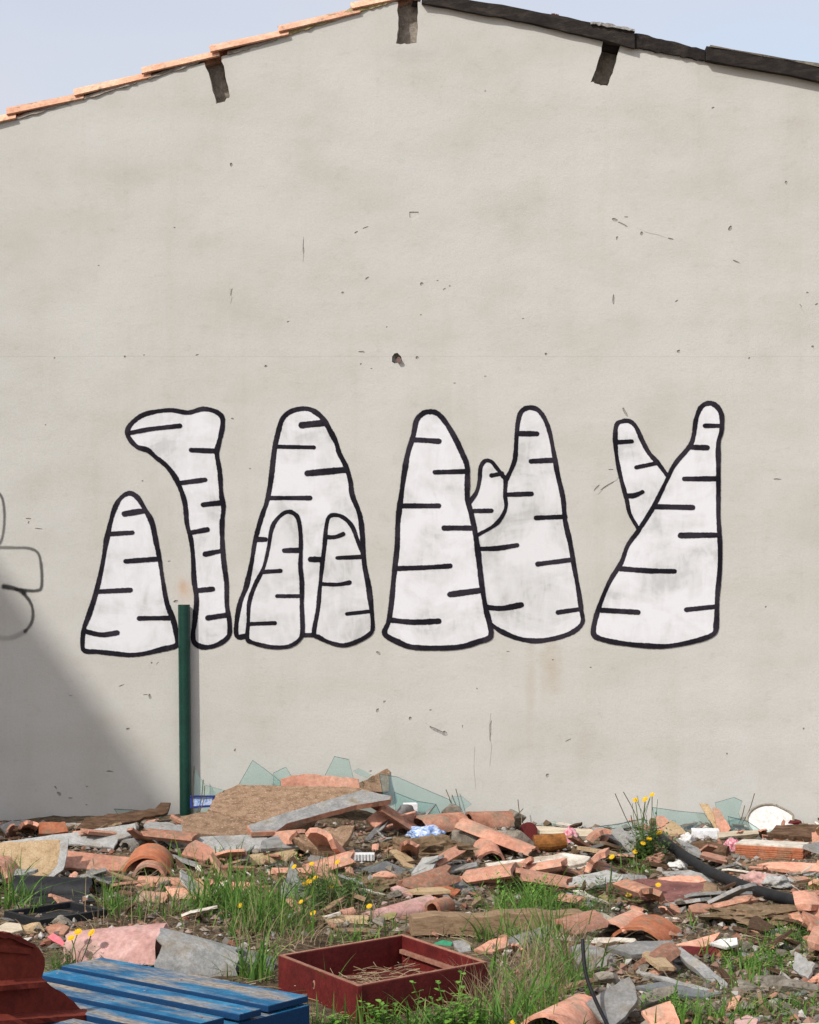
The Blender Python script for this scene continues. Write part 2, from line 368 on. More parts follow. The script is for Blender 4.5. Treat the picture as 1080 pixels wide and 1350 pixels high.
# ================================================================== THE SETTING
# ---- ground
def ground_mat():
    m = bpy.data.materials.new('rough_earth'); m.use_nodes = True; t = m.node_tree; L = t.links; b = t.nodes['Principled BSDF']
    b.inputs['Roughness'].default_value = 1; b.inputs['Specular IOR Level'].default_value = .1
    tc = node(t, 'ShaderNodeTexCoord')
    def nz_(s, d=8): n = node(t, 'ShaderNodeTexNoise'); n.inputs['Scale'].default_value = s; n.inputs['Detail'].default_value = d; n.inputs['Roughness'].default_value = .65; L.new(tc.outputs['Object'], n.inputs['Vector']); return n
    a, c, e = nz_(2.2), nz_(28), nz_(110)
    r1 = node(t, 'ShaderNodeValToRGB'); el = r1.color_ramp.elements
    el[0].position = .3; el[0].color = (.085, .062, .04, 1); el[1].position = .72; el[1].color = (.30, .24, .165, 1)
    x = el.new(.5); x.color = (.185, .14, .092, 1)
    L.new(a.outputs['Fac'], r1.inputs[0])
    r2 = node(t, 'ShaderNodeValToRGB'); r2.color_ramp.elements[0].position = .4; r2.color_ramp.elements[1].position = .66
    r2.color_ramp.elements[0].color = (.45, .45, .45, 1); r2.color_ramp.elements[1].color = (1.35, 1.3, 1.25, 1); L.new(c.outputs['Fac'], r2.inputs[0])
    mu = node(t, 'ShaderNodeMixRGB', blend_type='MULTIPLY'); mu.inputs[0].default_value = 1
    L.new(r1.outputs[0], mu.inputs[1]); L.new(r2.outputs[0], mu.inputs[2]); L.new(mu.outputs[0], b.inputs['Base Color'])
    ad = node(t, 'ShaderNodeMath', operation='ADD'); L.new(c.outputs['Fac'], ad.inputs[0]); L.new(e.outputs['Fac'], ad.inputs[1])
    bp = node(t, 'ShaderNodeBump'); bp.inputs['Strength'].default_value = .9; bp.inputs['Distance'].default_value = .02
    L.new(ad.outputs[0], bp.inputs['Height']); L.new(bp.outputs[0], b.inputs['Normal'])
    return m
xs = [-600, -80, -20, -8, -5, -4] + [-3.2 + .04 * i for i in range(161)] + [4, 5, 8, 20, 80, 600]
ys = [-600, -80, -20, -4, 0, 2.5, 4.5, 5.2] + [5.8 + .04 * i for i in range(141)] + [12, 14, 20, 40, 100, 900]
V = [(x, y, gz(x, y)) for y in ys for x in xs]; w = len(xs)
Fa = [[j * w + i, j * w + i + 1, (j + 1) * w + i + 1, (j + 1) * w + i] for j in range(len(ys) - 1) for i in range(w - 1)]
g = mesh('ground', V, Fa, ground_mat(), smooth=True, origin=Vector((0, 0, 0))); g['kind'] = 'structure'

# ---- gable building
def wall_mat():
    m = bpy.data.materials.new('cement_render'); m.use_nodes = True; t = m.node_tree; L = t.links; b = t.nodes['Principled BSDF']
    b.inputs['Roughness'].default_value = .95; b.inputs['Specular IOR Level'].default_value = .15
    tc = node(t, 'ShaderNodeTexCoord'); V_ = tc.outputs['Object']
    def nz_(s, d=6, sc=None, rg=.6):
        n = node(t, 'ShaderNodeTexNoise'); n.inputs['Scale'].default_value = s; n.inputs['Detail'].default_value = d; n.inputs['Roughness'].default_value = rg
        if sc:
            mp = node(t, 'ShaderNodeMapping'); mp.inputs['Scale'].default_value = sc; L.new(V_, mp.inputs[0]); L.new(mp.outputs[0], n.inputs['Vector'])
        else: L.new(V_, n.inputs['Vector'])
        return n
    def ramp(src, stops):
        r = node(t, 'ShaderNodeValToRGB'); e = r.color_ramp.elements
        e[0].position, e[0].color = stops[0][0], stops[0][1] + (1,); e[1].position, e[1].color = stops[-1][0], stops[-1][1] + (1,)
        for p, c in stops[1:-1]: q = e.new(p); q.color = c + (1,)
        L.new(src, r.inputs[0]); return r.outputs[0]
    def mul(a, b_, fac=1):
        x = node(t, 'ShaderNodeMixRGB', blend_type='MULTIPLY'); x.inputs[0].default_value = fac; L.new(a, x.inputs[1]); L.new(b_, x.inputs[2]); return x.outputs[0]
    base = ramp(nz_(.9, 7).outputs['Fac'], [(.3, (.514, .504, .465)), (.5, (.538, .5305, .494)), (.7, (.55, .545, .515))])
    blot = ramp(nz_(2.6, 5, None, .55).outputs['Fac'], [(.30, (.945, .937, .918)), (.48, (1, 1, 1)), (.70, (1.02, 1.02, 1.02))])
    streak = ramp(nz_(2.2, 6, (3.2, 1, .28)).outputs['Fac'], [(.30, (.90, .875, .83)), (.46, (1, 1, 1))])
    fine = ramp(nz_(75, 5, None, .75).outputs['Fac'], [(.3, (.86, .86, .855)), (.5, (1, 1, 1)), (.72, (1.06, 1.06, 1.06))])
    speck = ramp(nz_(150, 2).outputs['Fac'], [(.66, (1, 1, 1)), (.74, (.72, .71, .69))])
    trowel = ramp(nz_(1.5, 5, (1, 1, 2.2), .5).outputs['Fac'], [(.36, (.955, .945, .925)), (.5, (1, 1, 1)), (.64, (1.03, 1.03, 1.03))])
    scuff = ramp(nz_(9, 6, (1, 1, 1.7), .7).outputs['Fac'], [(.33, (.90, .885, .86)), (.43, (1, 1, 1)), (.66, (1.015, 1.015, 1.015))])
    base = mul(base, scuff, .6)
    col = mul(mul(mul(mul(mul(base, blot), streak, .35), trowel), fine, .55), speck, .35)
    # rust bloom above the green post and a faint brown run further along: stains with a place of their own
    def stain(cx_, cz_, rx_, rz_, c, amt):
        nonlocal col
        sub = node(t, 'ShaderNodeVectorMath', operation='SUBTRACT'); sub.inputs[1].default_value = (cx_, 0, cz_); L.new(V_, sub.inputs[0])
        sc = node(t, 'ShaderNodeVectorMath', operation='MULTIPLY'); sc.inputs[1].default_value = (1 / rx_, 0, 1 / rz_); L.new(sub.outputs[0], sc.inputs[0])
        ln = node(t, 'ShaderNodeVectorMath', operation='LENGTH'); L.new(sc.outputs[0], ln.inputs[0])
        nn = nz_(14, 5); ad = node(t, 'ShaderNodeMath', operation='MULTIPLY_ADD'); ad.inputs[1].default_value = 1.3; L.new(nn.outputs['Fac'], ad.inputs[0]); L.new(ln.outputs['Value'], ad.inputs[2])
        mr = node(t, 'ShaderNodeMapRange'); mr.interpolation_type = 'SMOOTHSTEP'; mr.inputs['From Min'].default_value = .55; mr.inputs['From Max'].default_value = 1.65; mr.inputs['To Min'].default_value = amt; mr.inputs['To Max'].default_value = 0
        L.new(ad.outputs[0], mr.inputs['Value'])
        x = node(t, 'ShaderNodeMixRGB'); L.new(mr.outputs[0], x.inputs[0]); L.new(col, x.inputs[1]); x.inputs[2].default_value = c + (1,); col = x.outputs[0]
    def at(px, py): p = onwall(px, py); return p.x, p.z
    for px, py, rx_, rz_, c, amt in ((242, 778, .085, .12, (.54, .40, .28), .6), (241, 772, .03, .07, (.5, .3, .18), .4), (727, 880, .10, .26, (.42, .35, .25), .5),
                                     (700, 900, .05, .5, (.44, .38, .29), .35), (175, 225, .28, .12, (.42, .40, .35), .25), (880, 190, .35, .14, (.44, .42, .37), .22), (540, 70, .3, .08, (.38, .37, .34), .3)):
        stain(*at(px, py), rx_, rz_, c, amt)
    # faint day-joint line in the render
    sp = node(t, 'ShaderNodeSeparateXYZ'); L.new(V_, sp.inputs[0])
    nn = nz_(5, 3); m1 = node(t, 'ShaderNodeMath', operation='MULTIPLY_ADD'); m1.inputs[1].default_value = .012; m1.inputs[2].default_value = -onwall(0, 470).z - .006
    L.new(nn.outputs['Fac'], m1.inputs[0])
    a2 = node(t, 'ShaderNodeMath', operation='ADD'); L.new(sp.outputs['Z'], a2.inputs[0]); L.new(m1.outputs[0], a2.inputs[1])
    ab = node(t, 'ShaderNodeMath', operation='ABSOLUTE'); L.new(a2.outputs[0], ab.inputs[0])
    r3 = node(t, 'ShaderNodeMapRange'); r3.inputs['From Max'].default_value = .004; r3.inputs['To Min'].default_value = .88; r3.inputs['To Max'].default_value = 1; L.new(ab.outputs[0], r3.inputs['Value'])
    vm = node(t, 'ShaderNodeVectorMath', operation='SCALE'); L.new(col, vm.inputs[0]); L.new(r3.outputs[0], vm.inputs['Scale'])
    L.new(vm.outputs[0], b.inputs['Base Color'])
    h1, h2, h3 = nz_(95, 5, None, .7), nz_(3.5, 4), nz_(18, 4)
    s1 = node(t, 'ShaderNodeMath', operation='MULTIPLY_ADD'); s1.inputs[1].default_value = 2.2; L.new(h2.outputs['Fac'], s1.inputs[0]); L.new(h1.outputs['Fac'], s1.inputs[2])
    s2 = node(t, 'ShaderNodeMath', operation='MULTIPLY_ADD'); s2.inputs[1].default_value = .7; L.new(h3.outputs['Fac'], s2.inputs[0]); L.new(s1.outputs[0], s2.inputs[2])
    bp = node(t, 'ShaderNodeBump'); bp.inputs['Strength'].default_value = .26; bp.inputs['Distance'].default_value = .006
    L.new(s2.outputs[0], bp.inputs['Height']); L.new(bp.outputs[0], b.inputs['Normal'])
    return m
MT['wall'] = wall_mat()
B = empty('gable_building', (0, D, 0), 'pale cement rendered gable building with six painted cone figures', 'building')
rw = random.Random(5)
top_px = [(-420, 290), (0, 160), (100, 130), (190, 103), (270, 82), (371, 49), (466, 17), (520, 2), (560, 4), (640, 20), (700, 32), (770, 47), (800, 54), (820, 61), (930, 81), (1040, 99), (1080, 107), (1500, 212)]
def line_y(px):
    for (a, b), (c, d) in zip(top_px, top_px[1:]):
        if a <= px <= c: return b + (d - b) * (px - a) / (c - a)
tops = []; px = -420
while px < 1500:
    p = onwall(px, line_y(px)); tops.append((p.x, p.z + rw.uniform(-.006, .007) * (1 if px > 380 else .4))); px += rw.uniform(7, 14) if -20 < px < 1100 else 60
p = onwall(1500, 212); tops.append((p.x, p.z))
xl, xr = tops[0][0], tops[-1][0]
outer = [(xl, -.4), (xr, -.4)] + tops[::-1]
pockets = [([(269, 79), (292, 73), (297, 100), (303, 126), (296, 134), (285, 137), (279, 112)], .11),
           ([(524, -3), (551, -1), (551, 30), (550, 56), (536, 58), (522, 57), (525, 30)], .075),
           ([(797, 48), (819, 57), (811, 86), (801, 113), (790, 111), (779, 108), (790, 76)], .14)]
def chip_poly(px, py, ln, wd, ang, rnd):
    n = 7; out = []
    for i in range(n):
        a = 2 * math.pi * i / n; r = rnd.uniform(.65, 1.1)
        u, v = math.cos(a) * ln / 2 * r, math.sin(a) * wd / 2 * r
        out.append((px + u * math.cos(R(ang)) - v * math.sin(R(ang)), py + u * math.sin(R(ang)) + v * math.cos(R(ang))))
    return out
chip_list = [(305, 217, 4, 6, 0), (470, 306, 6, 2.6, -30), (482, 300, 9, 2.4, -18), (484, 367, 7, 3, -40), (452, 386, 4, 4, 0), (556, 374, 5, 6, 40), (586, 381, 5, 2.4, -25), (593, 377, 3, 2, 0), (577, 370, 3, 2, 0),
    (477, 464, 11, 3, 4), (550, 472, 5, 5, 0), (476, 480, 3, 3, 0), (490, 486, 3, 2, 0), (510, 431, 3, 1.6, -40), (555, 415, 3, 2, 0), (720, 467, 4, 4, 0), (895, 463, 5, 5, 0), (988, 472, 3, 3, 0), (1072, 457, 5, 5, 0), (1065, 386, 4, 3, 0), (1077, 401, 5, 3, -30),
    (811, 290, 9, 5, 20), (822, 296, 18, 3, 28), (826, 286, 6, 2, 5), (814, 314, 4, 6, 10), (846, 308, 5, 6, 0), (885, 315, 9, 3, 18), (963, 301, 6, 10, 20), (971, 345, 11, 2.6, 25), (809, 394, 4, 18, 2), (892, 397, 6, 2, -40), (1056, 403, 8, 1.6, 55),
    (940, 142, 5, 3, -20), (1037, 241, 4, 6, -20), (400, 326, 1.8, 24, 0), (305, 386, 2.4, 14, 8), (380, 424, 4, 2, -30), (165, 470, 4, 3, 0), (260, 468, 6, 2, -20), (351, 483, 5, 4, 0), (72, 472, 3, 3, 0), (190, 468, 3, 2, 0),
    (38, 684, 9, 2.4, 6), (38, 689, 3, 5, 0), (51, 697, 11, 2, 5), (307, 552, 5, 3, 30), (223, 740, 5, 2.4, 0), (232, 793, 9, 5, 0), (188, 634, 3, 2, 0), (640, 496, 3, 2, 0), (1025, 632, 14, 3, 3), (824, 543, 5, 18, -28), (800, 641, 26, 3, -33), (806, 619, 10, 1.6, 0), (787, 643, 3, 12, 40),
    (498, 937, 4, 7, 10), (507, 925, 5, 3, -30), (541, 947, 5, 6, 0), (576, 963, 30, 5, 28), (586, 967, 10, 7, 20), (647, 965, 2.6, 40, 2), (568, 936, 4, 2, 0), (749, 976, 11, 2, -25), (722, 1023, 5, 6, 0), (499, 861, 8, 4, 40), (629, 908, 4, 2, 50), (729, 870, 3, 2, 0), (779, 880, 3, 2, 0), (1060, 961, 3, 4, 0), (959, 994, 3, 3, 0), (670, 859, 5, 1.6, 10), (610, 958, 1.6, 6, 0),
    (198, 919, 4, 9, -15), (192, 916, 8, 1.6, 0), (160, 904, 9, 2, -25), (169, 961, 6, 4, 0), (145, 1017, 10, 2.4, 4), (73, 1038, 3, 7, -30), (78, 1047, 8, 5, 40), (93, 1052, 6, 2, 0), (115, 1037, 5, 2, 0), (114, 1061, 4, 2, 0), (93, 917, 6, 1.6, 0), (208, 874, 6, 1.4, -50), (200, 874, 3, 3, 0), (489, 1017, 4, 4, 0), (313, 1052, 3, 2, 0), (310, 989, 3, 6, 10),
    (640, 120, 3, 2, 0), (600, 505, 4, 2, 0), (330, 618, 3, 2, 0), (880, 720, 3, 2, 0), (1010, 800, 3, 3, 0), (130, 350, 3, 2, 0), (230, 300, 3, 2, 0), (690, 420, 3, 2, 0), (60, 560, 3, 2, 0)]
polys = [([(onwall(*q).x, onwall(*q).z) for q in pp], dp, 1) for pp, dp in pockets]
for (a, b, ln, wd, an) in chip_list:
    polys.append(([(onwall(*q).x, onwall(*q).z) for q in chip_poly(a, b, ln, wd, an, rw)], .0022 + .0004 * min(ln, wd), 2))
for cr_ in ([(647, 940), (645, 960), (648, 985), (646, 1010)], [(840, 300), (852, 306), (866, 309), (884, 315)], [(788, 652), (800, 640), (813, 633), (816, 628)], [(560, 953), (574, 962), (590, 970)], [(626, 985), (625, 1010), (627, 1040)], [(400, 312), (401, 330), (399, 345)], [(303, 380), (306, 392), (304, 400)], [(1048, 398), (1054, 404), (1060, 411)]):
    up_ = [(a + rw.uniform(-.4, .4), b) for a, b in cr_]; dn_ = [(a + rw.uniform(.7, 1.3), b + rw.uniform(.5, 1.0)) for a, b in cr_][::-1]
    polys.append(([(onwall(*q).x, onwall(*q).z) for q in up_ + dn_], .0022, 0))
polys.append(([(onwall(*q).x, onwall(*q).z) for q in [(540, 279), (552, 279), (553, 284), (547, 288), (544, 291), (540, 286)]], .005, 0))
polys.append(([(onwall(*q).x, onwall(*q).z) for q in [(517, 470), (520, 466), (524, 465), (529, 470), (530, 475), (527, 478), (520, 479), (517, 477)]], .03, 2))
def rough(poly, k, j):
    out = []
    for (a, b), (c, d) in zip(poly, poly[1:] + poly[:1]):
        for i in range(k): out.append((a + (c - a) * i / k + (rw.uniform(-j, j) if i else 0), b + (d - b) * i / k + (rw.uniform(-j, j) if i else 0)))
    return out
polys = [(rough(q, 4, .005) if dp > .034 or dp == .0051 else q, dp, mi) for q, dp, mi in polys]
def pip(x, z, poly):
    c = False; j = len(poly) - 1
    for i in range(len(poly)):
        (xi, zi), (xj, zj) = poly[i], poly[j]
        if (zi > z) != (zj > z) and x < (xj - xi) * (z - zi) / (zj - zi) + xi: c = not c
        j = i
    return c
cv = [Vector(q) for q in outer]; ce = []; cf = [list(range(len(outer)))]
for poly, dp, mi in polys:
    k = len(cv); cv += [Vector(q) for q in poly]; ce += [(k + i, k + (i + 1) % len(poly)) for i in range(len(poly))]
ov, oe, of, *_ = delaunay_2d_cdt(cv, ce, cf, 1, 1e-5)
tri_cls = []
for t in of:
    c = sum((ov[i] for i in t), Vector((0, 0))) / len(t); k = -1
    for i, (poly, dp, mi) in enumerate(polys):
        if pip(c.x, c.y, poly): k = i; break
    tri_cls.append(k)
WV, WF, WM, vmap = [], [], [], {}
def wv(i, dp):
    key = (i, round(dp, 4))
    if key not in vmap: vmap[key] = len(WV); WV.append((ov[i].x, D + dp, ov[i].y))
    return vmap[key]
edge_t = {}
for t, k in zip(of, tri_cls):
    dp = polys[k][1] if k >= 0 else 0.0; WF.append([wv(i, dp) for i in t]); WM.append(polys[k][2] if k >= 0 else 0)
    for i in range(len(t)): edge_t.setdefault(frozenset((t[i], t[(i + 1) % len(t)])), []).append(dp)
    mlast = WM[-1]
for e, dps in edge_t.items():
    i, j = tuple(e)
    if len(dps) == 2 and abs(dps[0] - dps[1]) > 1e-6:
        a, b = dps; WF.append([wv(i, a), wv(j, a), wv(j, b), wv(i, b)]); WM.append(0)
    elif len(dps) == 1: WF.append([wv(i, dps[0]), wv(j, dps[0]), wv(j, .3), wv(i, .3)]); WM.append(0)
MT['scar'] = M('bare_grey_mortar', [(.25, .24, .22), (.36, .345, .32), (.44, .425, .40)], 40, 1, .6, 120, vary=0)
wall = mesh('wall', WV, WF, None, parent=B, mats=['wall', 'pocket', 'scar'], fm=WM)
# other walls of the building, behind the gable
for x0 in (xl + .12, xr - .12):
    v, f = box_geo(Vector((x0, D + 3.3, 1.5)), .1, 2.98, 1.75, bev=0); mesh('side_wall', v, f, 'wall', parent=B)
v, f = box_geo(Vector(((xl + xr) / 2, D + 6.4, 1.5)), (xr - xl) / 2, .1, 1.75, bev=0); mesh('rear_wall', v, f, 'wall', parent=B)
# roof slabs behind the verge
def roof_slab(name, a, b, mat, th=.03, y0=.05, y1=6.4, up=.012):
    p, q = onwall(*a), onwall(*b); d = (q - p).normalized(); n = Vector((-d.z, 0, d.x)); n = n if n.z > 0 else -n
    pts = [p + n * up, q + n * up, q + n * (up + th), p + n * (up + th)]
    v = [Vector((k.x, D + y0, k.z)) for k in pts] + [Vector((k.x, D + y1, k.z)) for k in pts]
    return mesh(name, v, [[0, 1, 2, 3], [7, 6, 5, 4], [0, 4, 5, 1], [1, 5, 6, 2], [2, 6, 7, 3], [3, 7, 4, 0]], mat, parent=B)
roof_slab('roof_slope', (-430, 291), (536, -3), 'terra', up=-.02); roof_slab('roof_slope', (544, -1), (1510, 212), 'darkroof', up=-.02)
# verge tiles on the left slope: each laps the one below it
steps = [(-339, 264), (-249, 235), (-164, 208), (-78, 180), (12, 151), (101, 126), (190, 98), (280, 70), (371, 42), (466, 12), (545, -12)]
rt = random.Random(3)
for (a, b), (c, d) in zip(steps, steps[1:]):
    for row in range(3):
        p, q = onwall(a, b + rt.uniform(-1, 1)), onwall(c + 12, d - 3 + rt.uniform(-1, 1))
        yy = D + .055 + row * .235 + rt.uniform(-.006, .006); p.y = q.y = yy; p.z += .012; q.z -= .012
        up = Vector((0, 0, 1)); v, f = tile_geo(p + Vector((0, 0, -.052)), q + Vector((0, 0, -.052)), .094, .082, 128, rt.uniform(-2, 2), .014, .003, rt, 5, 10)
        smooth_by_angle(mesh('roof_tile', v, f, 'rooftile', parent=B))
for (a, b, c, d) in ((380, 45, 470, 16), (472, 15, 518, 1), (196, 103, 262, 82), (110, 130, 180, 108), (300, 71, 366, 51), (20, 157, 92, 134)):
    n_ = 10; v = []
    for i in range(n_ + 1):
        s = i / n_; p = onwall(a + (c - a) * s, b + (d - b) * s); w_ = (.03 if a > 370 else .014) * rt.uniform(.6, 1.2)
        v += [p + Vector((0, -rt.uniform(.006, .016), -rt.uniform(.004, .012))), p + Vector((0, -.004, w_)), p + Vector((0, .08, w_)), p + Vector((0, .08, -.01))]
    f = [[4 * i + j, 4 * i + (j + 1) % 4, 4 * i + 4 + (j + 1) % 4, 4 * i + 4 + j] for i in range(n_) for j in range(4)] + [[0, 1, 2, 3], [4 * n_ + 3, 4 * n_ + 2, 4 * n_ + 1, 4 * n_]]
    mesh('mortar_bedding', v, f, 'moss' if a > 370 else 'pocket', parent=B)
# dark verge boards on the right slope
def verge(top, bot, mat='darkroof', y0=-.035, y1=.03, name='verge_board'):
    v = []; n_ = 16
    def samp(L_, s):
        x = L_[0][0] + (L_[-1][0] - L_[0][0]) * s
        for (a, b), (c, d) in zip(L_, L_[1:]):
            if a - 1e-6 <= x <= c + 1e-6: return x, b + (d - b) * (x - a) / (c - a)
        return L_[-1]
    for i in range(n_ + 1):
        a, b = onwall(*samp(top, i / n_)), onwall(*samp(bot, i / n_)); j = lambda: rt.uniform(-.005, .005)
        for p, yy in ((b, y0), (a, y0), (a, y1), (b, y1)): v.append(Vector((p.x, D + yy + j() * .6, p.z + j())))
    f = [[4 * i + k, 4 * i + (k + 1) % 4, 4 * i + 4 + (k + 1) % 4, 4 * i + 4 + k] for i in range(n_) for k in range(4)] + [[0, 1, 2, 3], [4 * n_ + 3, 4 * n_ + 2, 4 * n_ + 1, 4 * n_]]
    return mesh(name, v, f, mat, parent=B)
verge([(556, -9), (640, 5), (735, 22), (836, 43)], [(556, 6), (700, 32), (836, 65)])
verge([(837, 44), (880, 54), (929, 67)], [(837, 64), (929, 81)], y0=-.02)
verge([(930, 64), (1000, 76), (1085, 91), (1500, 196)], [(930, 82), (1040, 101), (1085, 110), (1500, 214)], y0=-.045)
verge([(778, 31), (800, 34), (836, 41)], [(778, 34), (836, 44)], 'greyfine', y0=-.05, name='slate_chip')
verge([(935, 62), (1000, 73), (1085, 88), (1500, 194)], [(935, 64.5), (1000, 76), (1085, 91), (1500, 197)], 'mortar', y0=-.05, name='roof_edge')
verge([(727, 19), (737, 21)], [(727, 22), (737, 24)], 'brickred', y0=-.03, name='tile_chip')
# old pipe end in the hole
p = onwall(526, 474); v, f = tube_geo([p + Vector((0, .028, .004)), p + Vector((0, -.022, -.006))], .014, 14); mesh('pipe_stub', v, f, 'metal', parent=B, smooth=False)
v, f = tube_geo([p + Vector((-.012, .026, .012)), p + Vector((-.012, .01, .012))], .007, 10); mesh('pipe_plug', v, f, 'dark', parent=B)

# ---- painted figures
def paint_mat(name, cols, soft, alpha=1.0, patch=None):
    m = bpy.data.materials.new(name); m.use_nodes = True; t = m.node_tree; L = t.links; b = t.nodes['Principled BSDF']
    b.inputs['Roughness'].default_value = .8; b.inputs['Specular IOR Level'].default_value = .12
    tc = node(t, 'ShaderNodeTexCoord')
    def nz_(sc, d, scale, rot, dist=.0, rg=.6):
        mp = node(t, 'ShaderNodeMapping'); mp.inputs['Scale'].default_value = scale; mp.inputs['Rotation'].default_value = (0, rot, 0)
        n = node(t, 'ShaderNodeTexNoise'); n.inputs['Scale'].default_value = sc; n.inputs['Detail'].default_value = d; n.inputs['Roughness'].default_value = rg; n.inputs['Distortion'].default_value = dist
        L.new(tc.outputs['Object'], mp.inputs[0]); L.new(mp.outputs[0], n.inputs['Vector']); return n.outputs['Fac']
    coat, brush, side = nz_(3.2, 4, (1, 1, 1.3), .3, .5), nz_(5, 4, (3.2, 1, .9), .35, 1.6, .6), nz_(6, 4, (.9, 1, 3), -.2, 1.2, .6)
    m1 = node(t, 'ShaderNodeMath', operation='MULTIPLY_ADD'); m1.inputs[1].default_value = .26; L.new(brush, m1.inputs[0]); L.new(coat, m1.inputs[2])
    n = node(t, 'ShaderNodeMath', operation='MULTIPLY_ADD'); n.inputs[1].default_value = .10; L.new(side, n.inputs[0]); L.new(m1.outputs[0], n.inputs[2])
    r = node(t, 'ShaderNodeValToRGB'); e = r.color_ramp.elements
    e[0].position = .58; e[0].color = cols[0] + (1,); e[1].position = .76; e[1].color = cols[-1] + (1,)
    if len(cols) > 2: q = e.new(.67); q.color = cols[1] + (1,)
    L.new(n.outputs[0], r.inputs[0]); L.new(r.outputs[0], b.inputs['Base Color'])
    fn = node(t, 'ShaderNodeTexNoise'); fn.inputs['Scale'].default_value = 95; fn.inputs['Detail'].default_value = 5; fn.inputs['Roughness'].default_value = .7; L.new(tc.outputs['Object'], fn.inputs['Vector'])
    bp = node(t, 'ShaderNodeBump'); bp.inputs['Strength'].default_value = .25; bp.inputs['Distance'].default_value = .005; L.new(fn.outputs['Fac'], bp.inputs['Height']); L.new(bp.outputs[0], b.inputs['Normal'])
    if soft is not None:
        uv = node(t, 'ShaderNodeUVMap'); sx = node(t, 'ShaderNodeSeparateXYZ'); L.new(uv.outputs[0], sx.inputs[0])
        ad = node(t, 'ShaderNodeMath', operation='MULTIPLY_ADD'); ad.inputs[1].default_value = .5; L.new(fn.outputs['Fac'], ad.inputs[0]); L.new(sx.outputs['X'], ad.inputs[2])
        mr = node(t, 'ShaderNodeMapRange'); mr.interpolation_type = 'SMOOTHSTEP'; mr.inputs['From Min'].default_value = soft[0] + .25; mr.inputs['From Max'].default_value = soft[1] + .25
        mr.inputs['To Min'].default_value = alpha; mr.inputs['To Max'].default_value = 0; L.new(ad.outputs[0], mr.inputs['Value'])
        mu = node(t, 'ShaderNodeMath', operation='MULTIPLY'); L.new(mr.outputs[0], mu.inputs[0]); L.new(sx.outputs['Y'], mu.inputs[1])
        L.new(mu.outputs[0], b.inputs['Alpha'])
    elif patch:
        r2 = node(t, 'ShaderNodeValToRGB'); r2.color_ramp.elements[0].position = .48; r2.color_ramp.elements[1].position = .60
        r2.color_ramp.elements[0].color = (patch,) * 3 + (1,); L.new(n.outputs[0], r2.inputs[0]); L.new(r2.outputs[0], b.inputs['Alpha'])
    return m
MT['whitepaint'] = paint_mat('white_wall_paint', [(.61, .615, .62), (.675, .68, .695), (.73, .735, .76)], None, patch=.8)
MT['greypaint'] = paint_mat('thin_white_wall_paint', [(.575, .578, .575), (.63, .635, .642), (.69, .695, .712)], None, patch=.75)
MT['blackpaint'] = paint_mat('black_wall_paint', [(.009, .008, .012), (.014, .012, .018), (.03, .025, .034)], (.80, 1.0))
MT['spray'] = paint_mat('black_spray_paint', [(.02, .02, .02), (.03, .03, .03)], (.25, 1.05), .78)
def ribbon(name, P2, wd, off, mat, parent, closed=False, rnd=None, fade=None, m=6):
    P = catmull([Vector((a, b, 0)) for a, b in P2], m, closed); k = len(P); v, uvs, f = [], [], []
    N = []
    for i in range(k):
        a = P[(i - 1) % k] if closed or i else P[i]; b = P[(i + 1) % k] if closed or i < k - 1 else P[i]
        d = (b - a).normalized(); N.append(Vector((-d.y, d.x, 0)))
    o = rnd.uniform(0, 99); Wd = [wd * 1.12 * (1 + .30 * noise.noise(Vector((i * .18, o, 0))) + .10 * noise.noise(Vector((i * .8, o, 4)))) for i in range(k)]
    al = [1.0 if fade is None else max(.0, fade[0] + (fade[1] - fade[0]) * i / (k - 1)) for i in range(k)]
    for i in range(k):
        for s, e in ((-1, 1), (0, 0), (1, 1)):
            q = P[i] + N[i] * s * Wd[i] / 2; v.append(onwall(q.x, q.y, off)); uvs.append((e, al[i]))
    for i in range(k if closed else k - 1):
        j = (i + 1) % k
        for c in (0, 1): f.append([3 * i + c, 3 * i + c + 1, 3 * j + c + 1, 3 * j + c])
    if not closed:
        for i, sg in ((0, -1), (k - 1, 1)):
            d = Vector((N[i].y, -N[i].x, 0)) * sg; base = len(v); idx = [3 * i + 0]
            for a in range(1, 6):
                t = math.pi * a / 6; q = P[i] - N[i] * math.cos(t) * Wd[i] / 2 + d * math.sin(t) * Wd[i] / 2
                v.append(onwall(q.x, q.y, off)); uvs.append((1, al[i])); idx.append(len(v) - 1)
            idx.append(3 * i + 2)
            for a, b in zip(idx, idx[1:]): f.append([3 * i + 1, a, b])
    og = wall.parent.location
    ob = mesh(name, v, f, mat, parent=parent, origin=og)
    me = ob.data; ul = me.uv_layers.new(name='UVMap')
    for lp in me.loops: ul.data[lp.index].uv = uvs[lp.vertex_index]
    return ob
def zone(x0, y0, s): return lambda L_: [(x0 + a / s, y0 + b / s) for a, b in L_]
rp_ = random.Random(8)
def figure(fill, off, mat, label):
    P = catmull([Vector((a, b, 0)) for a, b in fill], 4, True)
    me = [onwall(q.x, q.y, off) for q in P]
    o = mesh('painted_cone', me, [list(range(len(me)))], mat, parent=B, origin=B.location.copy()); o['label'] = label
    return o
def dress(fig, lines, ticks, off, wd):
    sub = lambda o: setattr(o, 'parent', fig)
    for pts, closed in lines: ribbon('outline', pts, wd, off, 'blackpaint', fig, closed, rp_)
    for i, tk in enumerate(ticks): ribbon('stripe', tk, wd * rp_.uniform(.95, 1.1), off + .0006, 'blackpaint', fig, False, rp_, m=5)
z4, z5, z6, z7, z8 = zone(80, 520, 3.75), zone(290, 520, 3.75), zone(490, 520, 3.724), zone(760, 500, 3.5545), zone(0, 620, 2.871)
